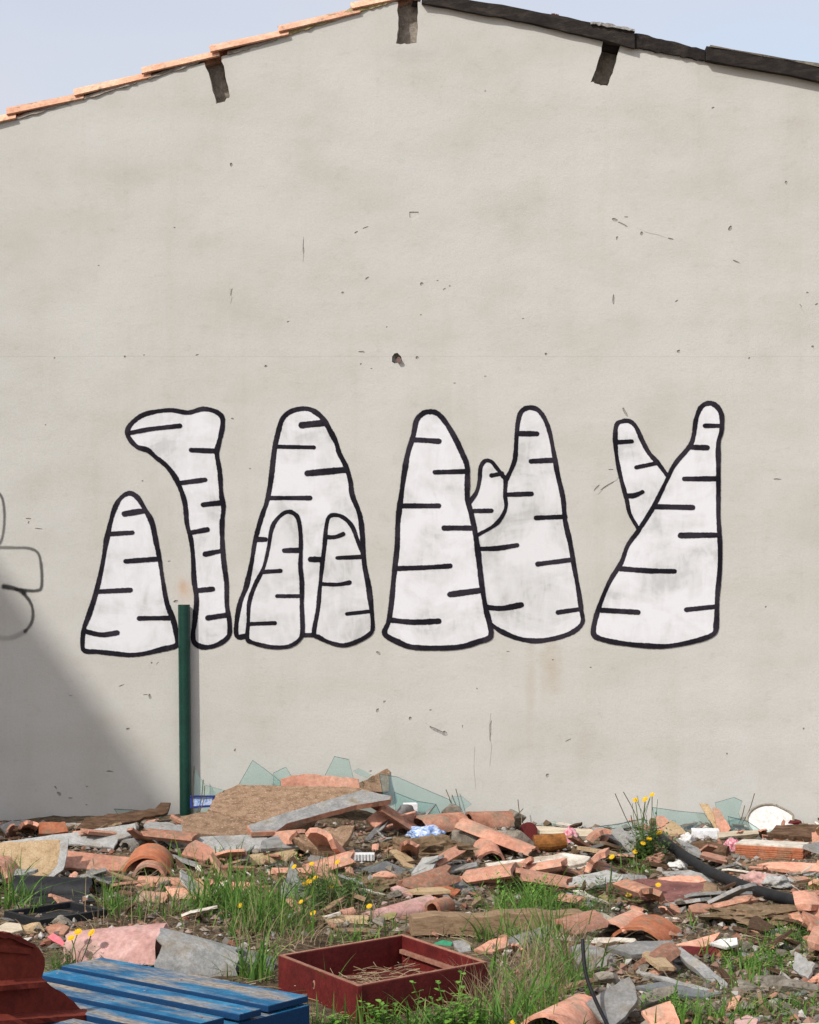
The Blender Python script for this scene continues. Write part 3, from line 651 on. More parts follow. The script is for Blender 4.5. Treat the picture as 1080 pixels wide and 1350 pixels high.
A = z4([(340, 488), (380, 510), (415, 565), (450, 630), (470, 720), (490, 820), (505, 920), (525, 1030), (555, 1110), (573, 1190), (572, 1240), (500, 1260), (420, 1280), (345, 1288), (260, 1280), (180, 1272), (122, 1268), (108, 1240), (115, 1160), (140, 1090), (175, 980), (205, 850), (225, 730), (245, 640), (265, 570), (295, 515)])
fa = figure(A, .0015, 'whitepaint', 'short white painted cone beside the green post')
dress(fa, [(A, True)], [z4(t) for t in ([(315, 590), (415, 575)], [(240, 690), (355, 683)], [(322, 825), (485, 813)], [(180, 975), (345, 967)], [(388, 1107), (545, 1105)], [(120, 1170), (200, 1188), (280, 1178)])], .003, 6.3)
A = z4([(345, 150), (400, 105), (470, 85), (550, 78), (630, 90), (700, 72), (760, 82), (797, 110), (800, 160), (785, 230), (772, 290), (785, 370), (790, 430), (795, 500), (805, 560), (798, 640), (800, 740), (808, 840), (820, 930), (822, 1040), (835, 1130), (830, 1195), (780, 1235), (720, 1250), (670, 1235), (655, 1195), (665, 1110), (672, 1010), (660, 920), (655, 810), (645, 720), (625, 640), (615, 540), (590, 460), (560, 400), (520, 350), (470, 310), (430, 275), (380, 260), (345, 225), (330, 190)])
fb = figure(A, .0015, 'whitepaint', 'white painted figure with a bent hooked top')
dress(fb, [(A, True)], [z4(t) for t in ([(345, 190), (440, 172), (590, 155)], [(645, 275), (772, 280)], [(590, 438), (715, 422)], [(705, 545), (795, 535)], [(645, 683), (725, 668)], [(715, 790), (800, 772)], [(670, 970), (752, 962)], [(728, 1105), (825, 1090)])], .003, 6.3)
lft = [(130, 1195), (85, 1195), (82, 1130), (100, 1030), (130, 950), (155, 840), (175, 720), (205, 610), (235, 520), (255, 400), (270, 270), (290, 180), (310, 120), (350, 85), (410, 70), (460, 80), (510, 120), (545, 180), (575, 240), (590, 290), (625, 360), (645, 430), (655, 500), (690, 590), (703, 680), (710, 790), (725, 900), (745, 1010), (755, 1150)]
fc_ = figure(z5(lft + [(745, 1180), (460, 1190), (300, 1192)]), .0012, 'whitepaint', 'tall white painted cone behind two smaller cones')
dress(fc_, [(z5(lft), False), (z5([(405, 1190), (465, 1190)]), False)], [z5(t) for t in ([(405, 152), (520, 140)], [(280, 258), (465, 262)], [(432, 390), (625, 372)], [(240, 512), (445, 512)], [(180, 717), (225, 717)], [(448, 815), (505, 817)])], .0022, 6.6)
A = z5([(135, 1205), (140, 1130), (145, 1030), (175, 940), (215, 860), (240, 760), (255, 670), (280, 620), (320, 585), (355, 583), (385, 610), (398, 680), (400, 770), (398, 850), (405, 930), (405, 1050), (408, 1170), (390, 1215), (340, 1245), (270, 1250), (200, 1238), (150, 1222)])
f1 = figure(A, .0034, 'greypaint', 'small pale cone painted in front of the tall one, on the hooked figure side')
dress(f1, [(A, True)], [z5(t) for t in ([(318, 772), (398, 770)], [(210, 878), (300, 872)], [(282, 997), (398, 997)], [(140, 1135), (272, 1130)])], .0044, 5.6)
A = z5([(465, 1180), (485, 1060), (495, 950), (505, 850), (518, 740), (525, 660), (540, 605), (580, 597), (620, 615), (655, 655), (680, 720), (705, 780), (715, 860), (735, 970), (748, 1060), (755, 1150), (740, 1185), (680, 1220), (610, 1240), (540, 1225), (490, 1200)])
f2 = figure(A, .0034, 'greypaint', 'small pale cone painted in front of the tall one, away from the hooked figure')
dress(f2, [(A, True)], [z5(t) for t in ([(525, 705), (570, 705), (610, 690)], [(580, 808), (705, 803)], [(505, 937), (580, 940), (640, 930)], [(628, 1085), (745, 1072)])], .0044, 5.6)
e_r = [(660, 420), (685, 370), (705, 310), (712, 200), (720, 130), (735, 85), (770, 65), (815, 75), (850, 120), (875, 190), (895, 290), (915, 400), (940, 510), (950, 620), (975, 730), (995, 850), (1015, 960), (1030, 1060), (1035, 1120), (990, 1165), (910, 1195), (810, 1210), (720, 1198), (640, 1165), (588, 1130)]
fe = figure(z6(e_r + [(560, 1050), (540, 930), (520, 800), (510, 695), (600, 645), (640, 600), (660, 550), (655, 490)]), .0012, 'greypaint', 'tall pale cone painted behind its neighbour with a small bud')
dress(fe, [(z6(e_r), False)], [z6(t) for t in ([(720, 192), (812, 193)], [(782, 328), (900, 322)], [(660, 492), (785, 488)], [(808, 606), (950, 600)], [(525, 758), (620, 755), (715, 740)], [(815, 833), (980, 812)], [(565, 1045), (640, 1050), (735, 1033)], [(915, 1070), (1030, 1053)])], .0024, 6.2)
s_ = [(480, 530), (515, 480), (530, 420), (535, 360), (555, 328), (585, 328), (610, 355), (640, 395), (657, 420), (655, 490), (660, 550), (640, 600), (600, 645), (520, 690)]
fs_ = figure(z6(s_ + [(500, 620)]), .0018, 'greypaint', 'little bud painted between the two tall cones')
dress(fs_, [(z6(s_), False)], [z6(t) for t in ([(588, 398), (640, 388)], [(490, 572), (588, 571)])], .0032, 5.6)
A = z6([(285, 85), (325, 95), (365, 140), (410, 215), (445, 290), (468, 350), (470, 430), (470, 510), (490, 590), (510, 690), (525, 800), (540, 930), (560, 1050), (580, 1130), (582, 1190), (520, 1215), (440, 1238), (330, 1245), (200, 1240), (130, 1215), (65, 1175), (85, 1110), (100, 1000), (110, 890), (125, 750), (130, 620), (145, 500), (160, 390), (178, 290), (205, 200), (220, 130), (250, 95)])
fd = figure(A, .0036, 'whitepaint', 'tall white painted cone standing in front of the cone with the bud')
dress(fd, [(A, True)], [z6(t) for t in ([(205, 222), (330, 230)], [(310, 382), (465, 378)], [(145, 547), (330, 547)], [(355, 656), (495, 656)], [(120, 855), (260, 850), (385, 842)], [(385, 982), (535, 962)], [(95, 1108), (200, 1118), (330, 1113)])], .0046, 7.0)
g_ = [(290, 700), (250, 630), (235, 560), (210, 470), (190, 370), (182, 280), (188, 215), (215, 197), (250, 197), (280, 225), (310, 290), (340, 345), (380, 390), (425, 450)]
fg = figure(z7(g_ + [(360, 590)]), .0012, 'whitepaint', 'small white painted spike leaning away behind the slanted cone')
dress(fg, [(z7(g_), False)], [z7(t) for t in ([(188, 295), (260, 291)], [(280, 413), (380, 392)], [(232, 545), (270, 545), (310, 528)])], .0024, 5.8)
A = z7([(625, 112), (660, 130), (680, 170), (680, 240), (665, 300), (665, 400), (665, 520), (665, 640), (672, 760), (672, 880), (660, 1020), (655, 1150), (640, 1195), (560, 1225), (430, 1250), (320, 1248), (200, 1235), (110, 1215), (80, 1190), (90, 1120), (120, 1030), (160, 940), (210, 860), (240, 780), (290, 710), (360, 600), (420, 480), (460, 400), (530, 315), (550, 260), (560, 190), (585, 130)])
fh = figure(A, .0036, 'whitepaint', 'broad slanted white painted cone with a thin rounded tip')
dress(fh, [(A, True)], [z7(t) for t in ([(602, 218), (675, 218)], [(530, 318), (612, 321)], [(505, 467), (660, 466)], [(365, 597), (545, 601)], [(488, 732), (665, 730)], [(205, 887), (330, 897), (460, 900)], [(515, 1080), (655, 1065)], [(115, 1082), (290, 1092)])], .0046, 6.4)
for pts, wd, fd_ in (([(-40, 80), (-12, 82), (5, 98), (14, 130), (17, 180), (12, 240), (0, 275), (-20, 285)], 4.6, (.75, .6)),
                     ([(-40, 290), (0, 292), (60, 293), (110, 295), (145, 315), (157, 370), (157, 440), (140, 455), (100, 455), (60, 450)], 5.2, (.5, .95)),
                     ([(15, 440), (40, 444), (70, 452), (90, 462)], 8.2, (1, .9)), ([(85, 460), (115, 500), (125, 540), (118, 580), (95, 610)], 5.4, (.9, .7)), ([(95, 610), (50, 632), (10, 635), (-40, 625)], 9, (.3, .12))):
    ribbon('spray_stroke', z8(pts), wd, .002 + .0006 * rp_.random(), 'spray', B, False, rp_, fd_)

# ---- neighbouring house beyond the frame, whose eave throws the slanting shadow on the gable
nh = empty('neighbouring_house', (-7.5, 8.2, 0), 'two storey rendered house beside the plot casting its shadow on the gable', 'house')
v, f = box_geo(Vector((-7.75, 8.0, 2.9)), 1.8, 1.5, 3.0, bev=.01); mesh('wall', v, f, 'wall', parent=nh)
ez, ey0, ey1 = 6.07, 6.42, 9.6
v = [(-5.76, ey0, ez), (-5.76, ey1, ez), (-7.75, ey1, ez + .75), (-7.75, ey0, ez + .75), (-9.74, ey1, ez), (-9.74, ey0, ez)]; v = [Vector(q) for q in v] + [Vector(q) - Vector((0, 0, .14)) for q in v]
mesh('roof', v, [[0, 1, 2, 3], [3, 2, 4, 5], [7, 6, 9, 8], [8, 9, 11, 10], [0, 6, 7, 1], [4, 10, 11, 5], [0, 3, 9, 6], [3, 5, 11, 9], [1, 7, 8, 2], [2, 8, 10, 4]], 'terra', parent=nh)
for zz in (1.5, 4.2):
    wo = None
    v, f = box_geo(Vector((-5.935, 8.1, zz)), .03, .5, .6, bev=.004); wo = mesh('window', v, f, 'whiteplastic', parent=nh)
    for yy in (7.86, 8.34): v, f = box_geo(Vector((-5.90, yy, zz)), .008, .2, .52, bev=0); mesh('pane', v, f, 'darkgrey', parent=wo, origin=nh.location.copy())

# ---- green fence post against the wall
pt, pb = onwall(243.5, 797, .036), onwall(246, 1090, .04); pb.z = gz(pb.x, pb.y) - .05
po = empty('fence_post', (pb.x, pb.y, pb.z), 'dark green round metal fence post standing against the rendered wall', 'post')
MT['greenpaint'] = M('green_enamel', [(.002, .030, .020), (.003, .040, .028), (.005, .052, .036)], 5, .42, .06, 60, spec=.4, fleck=(.35, .4, .36), fscale=38, famt=.745, fsoft=.03, vary=0)
v, f = tube_geo([pt, pt.lerp(pb, .5), pb], .034, 24, caps=False); mesh('post', v, f, 'greenpaint', parent=po, smooth=True)
v = [pt + Vector((math.cos(a) * .034, math.sin(a) * .034, 0)) for a in [k * math.pi / 12 for k in range(24)]] + [pt + Vector((math.cos(a) * .028, math.sin(a) * .028, .001)) for a in [k * math.pi / 12 for k in range(24)]] + [pt + Vector((math.cos(a) * .028, math.sin(a) * .028, -.03)) for a in [k * math.pi / 12 for k in range(24)]]
f = [[k, (k + 1) % 24, 24 + (k + 1) % 24, 24 + k] for k in range(24)] + [[24 + k, 24 + (k + 1) % 24, 48 + (k + 1) % 24, 48 + k] for k in range(24)] + [[48 + k for k in range(24)]]
mesh('pipe_rim', v, f, 'metal', parent=po)
#INSERT_OBJECTS
# ================================================================== RUBBLE: pieces one by one
G = (0, -.35, 1)
# -- heap by the green post
T('barrel_tile', 'brown lichened tile stub lying along the wall next to red brick end', 'roof tile', (-22, 1102, .0), (50, 1101, .0), .062, .058, 'bark', jag=.006)
S('brick_stub', 'small orange brick end between brown tile stub and rotten bark strip', 'brick', [(51, 1084), (86, 1083), (90, 1096), (70, 1099), (51, 1099)], 'orange', .05, (0, -.9, 1))
S('bark_strip', 'dark brown rotten plank leaning over the grey boards near the green post', 'plank', [(100, 1093), (112, 1078), (150, 1073), (205, 1066), (213, 1058), (225, 1058), (221, 1071), (170, 1084), (130, 1093)], 'bark', .018, (0, -.7, 1), jag=.008)
S('glass_shard', 'thin glass sliver lying behind the rotten brown plank', 'glass shard', [(150, 1066), (197, 1069), (215, 1078), (160, 1080)], 'glass', .005, (0, -.5, 1), y=11.15, edge='glassedge', jag=0)
S('cement_board', 'long pale grey cement board pointing at the green post', 'board', [(2, 1110), (60, 1102), (120, 1094), (179, 1085), (180, 1099), (156, 1106), (150, 1118), (105, 1113), (40, 1112)], 'greyfine', .012, (0, -.4, 1))
T('barrel_tile', 'grey weathered barrel tile lying across the end of the long cement board', 'roof tile', (166, 1121, .005), (238, 1103, .03), .062, .055, 'grey', jag=.006)
S('chipboard', 'sandy chipboard sheet with torn grey rim propped over a black hollow', 'board', [(-20, 1112), (40, 1108), (88, 1106), (86, 1124), (82, 1146), (61, 1159), (30, 1151), (-20, 1142)], 'sandy', .016, (.1, -1.0, 1), lift=.075)
S('rim_strip', 'torn grey edge strip along the sandy chipboard sheet', 'board', [(80, 1107), (91, 1105), (89, 1124), (83, 1147), (66, 1160), (62, 1157), (76, 1140)], 'greyfine', .012, (.1, -1.0, 1), lift=.088)
S('flat_tile', 'long flat salmon tile reaching from the sandy chipboard to the ridge tile', 'roof tile', [(85, 1121), (150, 1128), (213, 1136), (212, 1148), (150, 1148), (85, 1144)], 'salmon', .016, (0, -.55, 1))
T('ridge_tile', 'wide orange ridge tile standing open like an arch', 'roof tile', (193, 1152, 0), (200, 1134, .01), .125, .120, 'orange', arc=150, jag=.004)
T('barrel_tile', 'pale salmon tile nested inside the orange arched ridge tile', 'roof tile', (196, 1156, 0), (203, 1140, .005), .085, .08, 'salmon', arc=150, jag=.004)
T('shade_shell', 'black curved shell added as deep shade in the hollow below the sandy chipboard', 'shade filler', (20, 1180, .0), (122, 1182, .0), .085, .08, 'black', arc=190, roll=30, jag=.012, th=.006)  # black shell added to colour in the dark hollow under the chipboard
S('shade_shell', 'flat black sheet added as shade between curved shell and black tray', 'sheet', [(10, 1186), (60, 1180), (118, 1180), (126, 1188), (70, 1190), (14, 1194)], 'black', .006, (0, -.2, 1))  # black sheet added to carry the hollow's shade on towards the tray
S('bent_sheet', 'bent thin grey sheet edge lying on the black shade shell', 'sheet', [(14, 1176), (45, 1172), (68, 1174), (70, 1180), (45, 1178), (16, 1182)], 'mortar', .006, (0, -.5, 1))
# black tray
def tray(pts, h, wth, mat, name, label, cat, z0=None):
    P = [pl(a, b, h) for a, b in pts]; base = sum((gz(q.x, q.y) for q in P)) / 4; zt = base + h
    P = []
    for a, b in pts:
        d = ray(a, b); t = (zt - H) / d.z; P.append(EYE + d * t)
    P[3] = P[0] + P[2] - P[1]
    c = sum(P, Vector()) / 4; e = empty(name, (c.x, c.y, base - .004), label, cat)
    return e, P, base - .004, zt
def box_panels(e, P, zb, zt, wth, mat, pname, flare=.0):
    c = sum(P, Vector()) / 4
    for i in range(4):
        a, b = P[i], P[(i + 1) % 4]; d = (b - a).normalized(); nrm = Vector((d.y, -d.x, 0)); nrm = nrm if (c - a).dot(nrm) > 0 else -nrm
        s = wth * .98 if i % 2 else 0      # every second panel butts between the others
        mid = (a + b) / 2 + nrm * wth / 2; mid.z = (zb + zt) / 2
        v, f = box_geo(mid, (b - a).length / 2 - s, wth / 2, (zt - zb) / 2, d, nrm, Vector((0, 0, 1)), .0025)
        mesh(pname, v, f, mat, parent=e)
e, P, zb, zt = tray([(5, 1201), (52, 1213), (142, 1199), (92, 1190)], .035, .018, 'black', 'plastic_tray', 'shallow black plastic tray lying among grass in front of the chipboard', 'tray')
box_panels(e, P, zb, zt, .022, 'black', 'rim')
c = sum(P, Vector()) / 4; c.z = zb + .012; u = (P[1] - P[0]); w_ = (P[3] - P[0])
v = [c + (u * a + w_ * b) * .46 for a, b in ((-1, -1), (1, -1), (1, 1), (-1, 1))]; v += [q - Vector((0, 0, .008)) for q in v]
mesh('tray_floor', v, [[0, 1, 2, 3], [7, 6, 5, 4], [0, 1, 5, 4], [1, 2, 6, 5], [2, 3, 7, 6], [3, 0, 4, 7]], 'black', parent=e)
# -- central heap
S('glass_shard', 'small dark edged glass sheet standing right of the green post foot', 'glass shard', [(257, 1012), (262, 1022), (271, 1035), (296, 1042), (292, 1075), (254, 1080)], 'glass', .005, (0, -1, .12), y=11.2, edge='glassedge', jag=0)
S('glass_shard', 'upright triangular glass shard rising behind the speckled brown slab', 'glass shard', [(312, 1040), (317, 1030), (333, 1002), (350, 1014), (370, 1030), (372, 1075), (310, 1075)], 'glass', .005, (.05, -1, .15), y=11.16, edge='glassedge', jag=0)
S('glass_shard', 'little blunt glass shard peeping up beside the upright triangular one', 'glass shard', [(360, 1019), (377, 1011), (386, 1026), (390, 1070), (362, 1072)], 'glass', .005, (-.1, -1, .12), y=11.2, edge='glassedge', jag=0)
S('glass_shard', 'flat topped glass shard standing behind the salmon slab', 'glass shard', [(424, 1032), (428, 1023), (441, 997), (460, 1001), (466, 1025), (464, 1072), (426, 1072)], 'glass', .005, (0, -1, .15), y=11.14, edge='glassedge', jag=0)
S('glass_shard', 'long sloping glass sheet with dark cut edge behind the white box', 'glass shard', [(500, 1020), (524, 1024), (560, 1040), (593, 1054), (604, 1078), (560, 1085), (510, 1080)], 'glass', .006, (.1, -1, .25), y=11.1, edge='glassedge', jag=0)
S('glass_shard', 'second glass sheet lying under the long sloping one', 'glass shard', [(520, 1044), (550, 1056), (575, 1060), (582, 1074), (545, 1078), (522, 1070)], 'glass', .006, (.1, -.8, .5), y=11.02, edge='glassedge', jag=0)
S('glass_shard', 'small curved glass splinter by the pointed brown fragment', 'glass shard', [(465, 1017), (473, 1013), (490, 1021), (484, 1026), (472, 1021)], 'glass', .005, (0, -1, .15), y=11.22, edge='glassedge', jag=0)
S('glass_shard', 'small glass point sticking out above the mortar lump', 'glass shard', [(595, 1050), (608, 1049), (622, 1060), (610, 1070), (596, 1066)], 'glass', .005, (.1, -1, .2), y=11.16, edge='glassedge', jag=0)
fe_ = empty('picture_frame', onwall(262, 1085, .12), 'small blue framed glass pane lying at the foot of the green post', 'frame')
for a, b in (((256, 1047), (256, 1060)), ((285, 1046), (285, 1058)), ((256, 1046), (286, 1046)), ((256, 1060), (286, 1058))):
    p, q = onwall(*a, .15), onwall(*b, .15); d = (q - p); 
    if abs(d.x) > abs(d.z): u_ = d.normalized(); v, f = box_geo((p + q) / 2, d.length / 2 + .006, .008, .006, u_, Vector((0, 1, 0)), u_.cross(Vector((0, 1, 0))), .002)
    else: u_ = d.normalized(); v, f = box_geo((p + q) / 2, d.length / 2 - .006, .007, .006, u_, Vector((0, 1, 0)), u_.cross(Vector((0, 1, 0))), .002)
    mesh('frame_bar', v, f, 'bluedark', parent=fe_)
v = [onwall(258, 1048, .15), onwall(283, 1048, .15), onwall(283, 1057, .15), onwall(258, 1059, .15)]
mesh('pane', v + [q + Vector((0, .004, 0)) for q in v], [[0, 1, 2, 3], [7, 6, 5, 4], [0, 1, 5, 4], [1, 2, 6, 5], [2, 3, 7, 6], [3, 0, 4, 7]], 'blueplastic', parent=fe_)
S('salmon_slab', 'rough salmon slab leaning on the wall behind the speckled slab', 'slab', [(370, 1027), (386, 1022), (402, 1020), (440, 1023), (473, 1027), (476, 1050), (370, 1050)], 'salmon', .022, (0, -1, .35), y=11.05)
S('fibre_slab', 'broad thick speckled brown slab topping the heap', 'slab', [(274, 1067), (286, 1046), (314, 1034), (372, 1036), (463, 1037), (492, 1042), (440, 1058), (377, 1075), (338, 1084)], 'chip', .035, (0, -.30, 1), lift=.075, jag=.007)
S('fibre_slab', 'lower speckled brown slab showing below the topping slab', 'slab', [(238, 1076), (276, 1069), (338, 1086), (420, 1072), (400, 1090), (350, 1104), (300, 1102), (240, 1097)], 'chip', .04, (0, -.35, 1), lift=.045, jag=.007)
S('pointed_fragment', 'pointed rough brown fragment sticking up above the grey slab', 'fragment', [(462, 1038), (489, 1024), (512, 1010), (516, 1014), (512, 1044), (486, 1044)], 'chip', .04, (.3, -1, .5), lift=.17, jag=.005)
S('coping_slab', 'long grey topped slab with red clay underside lying aslant on the heap', 'slab', [(325, 1089), (372, 1073), (425, 1057), (479, 1041), (516, 1049), (515, 1054), (470, 1061), (377, 1086), (364, 1096), (331, 1097)], 'grey', .03, (0, -.45, 1), lift=.12, edge='terra', jag=.002)
S('stone_block', 'brown weathered stone wedged under the long grey topped slab', 'stone', [(384, 1104), (425, 1093), (468, 1088), (460, 1106), (447, 1126), (420, 1121), (400, 1113)], 'chip', .05, (.15, -.7, 1), jag=.008)
S('wave_tile', 'small salmon tile piece resting in the curved grey sheet', 'roof tile', [(484, 1079), (503, 1064), (515, 1078), (496, 1090)], 'salmon', .014, (.3, -.6, 1), lift=.09)
# corrugated grey sheet
A_, B_ = pl(480, 1100, .05), pl(556, 1082, .05); v, f = [], []; nn = 26
for i in range(nn + 1):
    s = i / nn; p = A_.lerp(B_, s); zz = .035 * math.cos(s * 2 * math.pi * 1.35 + 2.6)
    for dy, th in ((0, 0), (.25, 0), (.25, -.008), (0, -.008)): v.append(p + Vector((dy * .3 + .01 * math.sin(i), dy, zz + th + .06 * (dy > 0) + rt.uniform(-.0015, .0015))))
f = [[4 * i + k, 4 * i + (k + 1) % 4, 4 * i + 4 + (k + 1) % 4, 4 * i + 4 + k] for i in range(nn) for k in range(4)] + [[0, 1, 2, 3], [4 * nn + 3, 4 * nn + 2, 4 * nn + 1, 4 * nn]]
tag(smooth_by_angle(mesh('corrugated_sheet', v, f, 'greyfine')), 'wavy grey corrugated sheet piece below the white box', 'sheet')
def small_box(name, label, cat, px, py, w_, d_, h_, mat, rz=0, lift=0, parent=None, tilt=0):
    p = pl(px, py, lift); ux = Vector((math.cos(rz), math.sin(rz), tilt)).normalized(); uy = Vector((-math.sin(rz), math.cos(rz), 0)); uz = ux.cross(uy)
    v, f = box_geo(p + Vector((0, 0, h_ / 2)), w_ / 2, d_ / 2, h_ / 2, ux, uy, uz, .004); return tag(mesh(name, v, f, mat), label, cat)
small_box('foam_block', 'small bright white box perched on the heap before the sloping glass', 'box', 541, 1072, .075, .06, .055, 'whiteplastic', .15, .05)
S('cement_board', 'pale grey flat board lying below the speckled slabs', 'board', [(238, 1104), (300, 1101), (354, 1100), (352, 1112), (346, 1121), (315, 1121), (287, 1125), (262, 1118)], 'greyfine', .014, (0, -.45, 1))
S('tile_fragment', 'bent salmon fragment in front of the pale grey flat board', 'roof tile', [(239, 1126), (248, 1113), (258, 1107), (275, 1115), (290, 1126), (290, 1139), (262, 1133)], 'salmon', .013, (.1, -.6, 1))
T('barrel_tile', 'tan worn tile lying under the red clay edge of the grey topped slab', 'roof tile', (330, 1139, 0), (390, 1131, .01), .062, .06, 'sandy', arc=150, jag=.014)
so = empty('shoe_sole', pl(268, 1160), 'beige slotted shoe sole standing on edge beside salmon fragment', 'shoe sole')
P0, P1 = pl(265, 1163, 0), pl(275, 1160, .13); ax_ = (P1 - P0).normalized(); u_ = ax_.cross(Vector((0, -1, 0))).normalized(); n_ = u_.cross(ax_).normalized()
pts = []
for i in range(24):
    a = 2 * math.pi * i / 24; s = math.cos(a); pts.append((P0 + P1) / 2 + ax_ * s * .075 + u_ * math.sin(a) * (.021 if s > .1 else (.015 if s > -.5 else .017)))
v, f = slab_geo(pts, n_ if n_.y < 0 else -n_, .012, 1, 0, rt); mesh('sole', v, f, 'sole', parent=so)
for s in (.045, .03, .015, -.04, -.055):
    v, f = box_geo((P0 + P1) / 2 + ax_ * s + (n_ if n_.y < 0 else -n_) * .0015, .010, .003, .002, u_, ax_, n_, 0); mesh('slot', v, f, 'dark', parent=so)
for i, (a, b, c, d, lf) in enumerate(((185, 1166, 282, 1170, 0), (283, 1171, 333, 1174, 0), (187, 1186, 222, 1188, 0), (226, 1182, 285, 1184, 0))):
    T('barrel_tile', ['salmon tile half hidden by grass behind the pink tile', 'salmon tile end under the tall grass clump', 'short salmon tile stump just behind the pink tile', 'salmon tile with dark hollow in the grass'][i], 'roof tile', (a, b, lf), (c, d, lf), .055, .052, 'salmon', arc=150, jag=.012)
T('barrel_tile', 'salmon barrel tile with grey mortared mouth right of the blue film', 'roof tile', (550, 1097, .03), (606, 1091, .05), .10, .095, 'terra', jag=.008)
rock('mortar_lump', 'grey mortar lump above the mouth of the salmon barrel tile', 'mortar', 596, 1082, .12, .10, .12, 'mortar', .05)
rock('mortar_bed', 'long grey mortar mass under the slanting salmon tile', 'mortar', 650, 1121, .46, .17, .15, 'mortar', 0, -.3)
T('barrel_tile', 'long clean salmon barrel tile sliding down the heap', 'roof tile', (606, 1088, .11), (702, 1126, .03), .092, .08, 'salmon', arc=120, jag=.006)
T('barrel_tile', 'salmon tile lying level behind the long clean sliding tile', 'roof tile', (618, 1089, .05), (672, 1087, .06), .09, .085, 'terra', jag=.006)
rock('mortar_lump', 'round grey mortar lump plugging the level salmon tile', 'mortar', 680, 1091, .12, .11, .13, 'mortar', .01)
T('barrel_tile', 'small salmon tile with its dark round mouth showing', 'roof tile', (648, 1137, 0), (640, 1117, .03), .075, .07, 'salmon', arc=165, jag=.005)
v, f = tube_geo([pl(704, 1112, .045), pl(725, 1111, .046), pl(745, 1109, .045)], [.044, .046, .043], 18)
tag(mesh('rusty_can', v, f, 'rust', smooth=False), 'rusty orange brown tin can on its side by pink cloth', 'can')
v, f = tube_geo([pl(697, 1096, .02), pl(697, 1096, .055)], [.035, .05], 18); tag(mesh('clay_bowl', v, f, 'maroon'), 'dark red bowl fragment between mortar lump and rusty can', 'bowl')
crumple('cloth_scrap', 'crumpled pink and white floral cloth stuffed beside the rusty can', 'cloth', 752, 1110, .075, .07, .075, 'cloth', 0, 3)
crumple('plastic_film', 'blue and white printed plastic film crumpled under salmon tile', 'plastic film', 562, 1103, .20, .14, .055, 'blueplastic', .03, 7, .4, 1.4)
crumple('earth_clod', 'brown flat earth clod below the blue and white film', 'clod', 563, 1133, .46, .2, .10, 'clod', 0, 52, .45, 2.6, False)
vent = empty('vent_grille', pl(468, 1136), 'white slotted plastic grille lying under the brown stone', 'grille')
p = pl(468, 1136, .0); v, f = box_geo(p + Vector((0, .03, .02)), .098, .03, .018, bev=.003); mesh('casing', v, f, 'whiteplastic', parent=vent)
for i in range(12): v, f = box_geo(p + Vector((-.088 + .016 * i, -.001, .021)), .003, .0022, .014, bev=0); mesh('slat', v, f, 'greyfine', parent=vent)
S('white_plank', 'whitish weathered board with brown stains in front of the sliding tile', 'board', [(640, 1138), (660, 1135), (700, 1131), (745, 1124), (779, 1129), (772, 1137), (735, 1146), (700, 1151), (655, 1146)], 'whiteboard', .022, (0, -.28, 1), jag=.005)
S('white_plank', 'thin white board lying under the stained whitish board', 'board', [(696, 1152), (735, 1147), (779, 1137), (780, 1141), (735, 1152), (702, 1155)], 'whiteboard', .01, G)
S('grey_strip', 'narrow grey cement strip in front of the brown clod', 'board', [(553, 1151), (590, 1143), (629, 1136), (630, 1142), (590, 1150), (556, 1156)], 'grey', .012, G)
S('glass_shard', 'flat teal glass pane lying beside the narrow grey strip', 'glass shard', [(605, 1148), (630, 1144), (660, 1146), (657, 1154), (620, 1156)], 'glass', .006, (0, -.2, 1), edge='glassedge', jag=0)
S('flat_tile', 'long flat salmon tile in front of the whitish boards', 'roof tile', [(597, 1154), (640, 1157), (687, 1151), (690, 1157), (650, 1164), (625, 1165), (600, 1161)], 'salmon', .014, G)
S('slate_piece', 'grey slate lying against the long flat salmon tile', 'slate', [(585, 1160), (605, 1160), (640, 1172), (645, 1180), (615, 1179), (590, 1168)], 'grey', .01, G)
S('flat_tile', 'orange tile scrap beside the grey slate and the pink tile neck', 'roof tile', [(567, 1170), (590, 1168), (608, 1173), (600, 1181), (572, 1182)], 'orange', .013, G)
S('slate_piece', 'grey green slate lying below the white slotted grille', 'slate', [(466, 1147), (510, 1135), (536, 1147), (530, 1152), (500, 1150), (470, 1155)], 'darkgrey', .012, G)
rock('brick_lump', 'salmon brick lump set in the dusty mound', 'brick', 507, 1172, .13, .12, .10, 'salmon', 0, .6)
crumple('earth_clod', 'dusty tan earth mound around the salmon brick lump', 'clod', 500, 1176, .26, .3, .07, 'clod', 0, 53, .4, 2.4, False)
S('brick_stick', 'narrow dusty pink strip by the salmon brick lump', 'tile strip', [(515, 1170), (524, 1167), (548, 1175), (544, 1180), (522, 1176)], 'pink', .014, G)
# pink broken tile with ochre hollow
T('barrel_tile', 'flaring pink broken tile with ochre hollow near the brown timber', 'roof tile', (482, 1212, 0), (566, 1199, .01), .034, .075, 'pink', arc=165, jag=.012)
S('ochre_scrap', 'ochre yellow scrap in the mouth of the flaring pink tile', 'scrap', [(498, 1210), (512, 1203), (524, 1203), (520, 1210), (505, 1214)], 'olive', .01, (0, -.9, 1))
T('barrel_tile', 'short hollow salmon pipe end touching the brown timber', 'roof tile', (570, 1199, .035), (590, 1194, .035), .04, .04, 'terra', arc=340, jag=.006, drop=False)
T('barrel_tile', 'low beige tile arching over a dark gap by grass', 'roof tile', (426, 1216, 0), (484, 1216, 0), .045, .045, 'sandy', arc=140, jag=.012)
